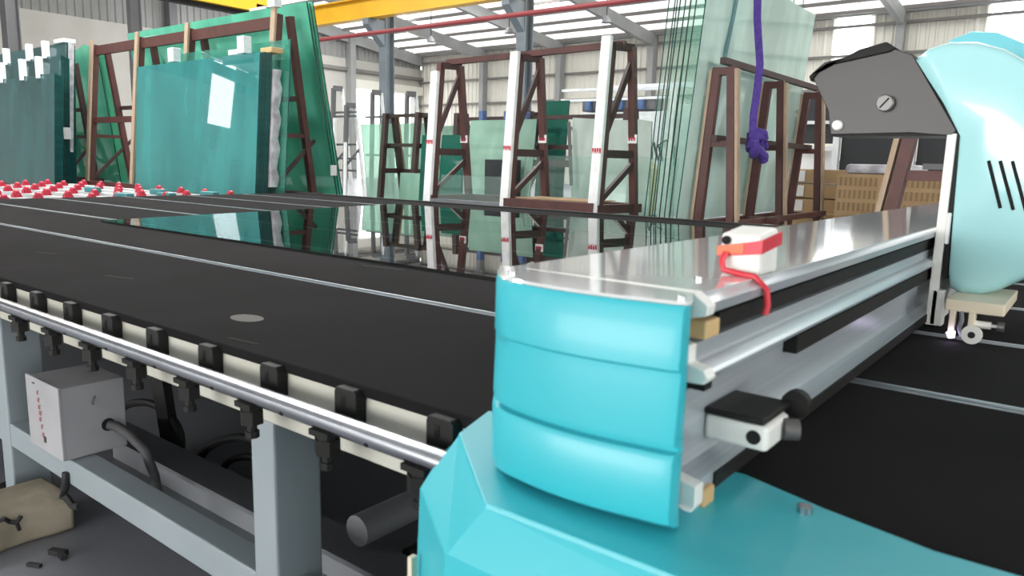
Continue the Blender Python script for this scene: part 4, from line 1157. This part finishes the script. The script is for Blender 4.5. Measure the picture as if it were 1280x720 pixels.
tag(MB().box(-2.55, -1.72, 9.75, 10.25, 1.165, 1.28).build('packing_roll', M_film, bevel=0.05), 'grey wrapped bundle lying on top of the slatted crate', 'bundle')
tag(B(-2.32, -1.95, 9.52, 9.69, 0.66, 0.70).build('loose_board', M_wood), 'short loose timber board resting before the slatted crate', 'board')
tag(B(-2.4, -1.9, 9.5, 9.69, 0.0, 0.655).build('low_carton', M_card), 'low carton in front of the slatted crate holding the loose board', 'box')
tag(MB().beam((-2.05, 9.58, 1.10), (-1.78, 9.50, 0.55), 0.025, 0.025).build('dark_rod', M_rope), 'thin black rod leaning across the slatted crate', 'rod')
sh = thing('board_rack', 'white framed rack holding large black boards at the right, behind the crate', 'rack', (-2.0, 12.4, 0))
for x in (-3.35, -2.30, -1.30):
    B(x - 0.045, x + 0.045, 12.2, 12.3, 0, 2.05).build('upright', M_machine, sh)
for z in (1.82,):
    MB().beam((-4.0, 12.25, z + 0.1), (-0.9, 12.25, z + 0.1), 0.06, 0.05).build('rail', M_machine, sh)
MB().beam((-4.0, 12.25, 1.52), (-3.35, 12.25, 1.52), 0.06, 0.06).build('rail', M_machine, sh)
for i, (a, b) in enumerate(((-3.29, -2.36), (-2.24, -1.36), (-1.24, -0.5))):
    B(a, b, 12.28, 12.32, 0.5, 2.0).build('black_board', M_black_board, sh)
B(-4.1, -3.40, 12.28, 12.32, 1.60, 2.3).build('black_board', M_black_board, sh)
B(-4.1, -3.40, 12.36, 12.42, 0.6, 1.56).build('white_board', M_paper, sh)
tag(B(-4.0, -3.5, 12.0, 12.2, 0.9, 1.2).build('tool_case', M_steeld, bevel=0.02), 'small dark case on the white framed rack', 'case')
tag(B(-4.05, -3.4, 11.9, 12.24, 0.0, 0.895).build('case_stand', M_machine), 'white stand below the small dark case', 'stand')
# rack F: leaning post right behind the bridge
rf = thing('glass_rack', 'red-brown rack post with rough timber lining just behind the cutting head', 'rack', (-1.4, 7.6, 0))
MB().beam((-1.64, 7.5, 0.0), (-1.37, 7.5, 1.95), 0.10, 0.14, up=(0, 1, 0)).build('leg', M_rust, rf)
MB().beam((-1.735, 7.5, 0.1), (-1.465, 7.5, 1.95), 0.045, 0.13, up=(0, 1, 0)).build('timber_lining', M_wood, rf)
MB().beam((-0.78, 7.5, 0.0), (-1.05, 7.5, 1.95), 0.10, 0.14, up=(0, 1, 0)).build('leg', M_rust, rf)
MB().beam((-1.47, 7.5, 1.17), (-0.96, 7.5, 1.17), 0.10, 0.09).build('middle_tie', M_rust, rf)
MB().beam((-1.30, 7.46, 1.25), (-0.98, 7.46, 1.25), 0.05, 0.05).build('pipe_clip', M_steeld, rf)
MB().beam((-1.40, 7.5, 1.90), (-1.02, 7.5, 1.90), 0.10, 0.10).build('top_tie', M_rust, rf)
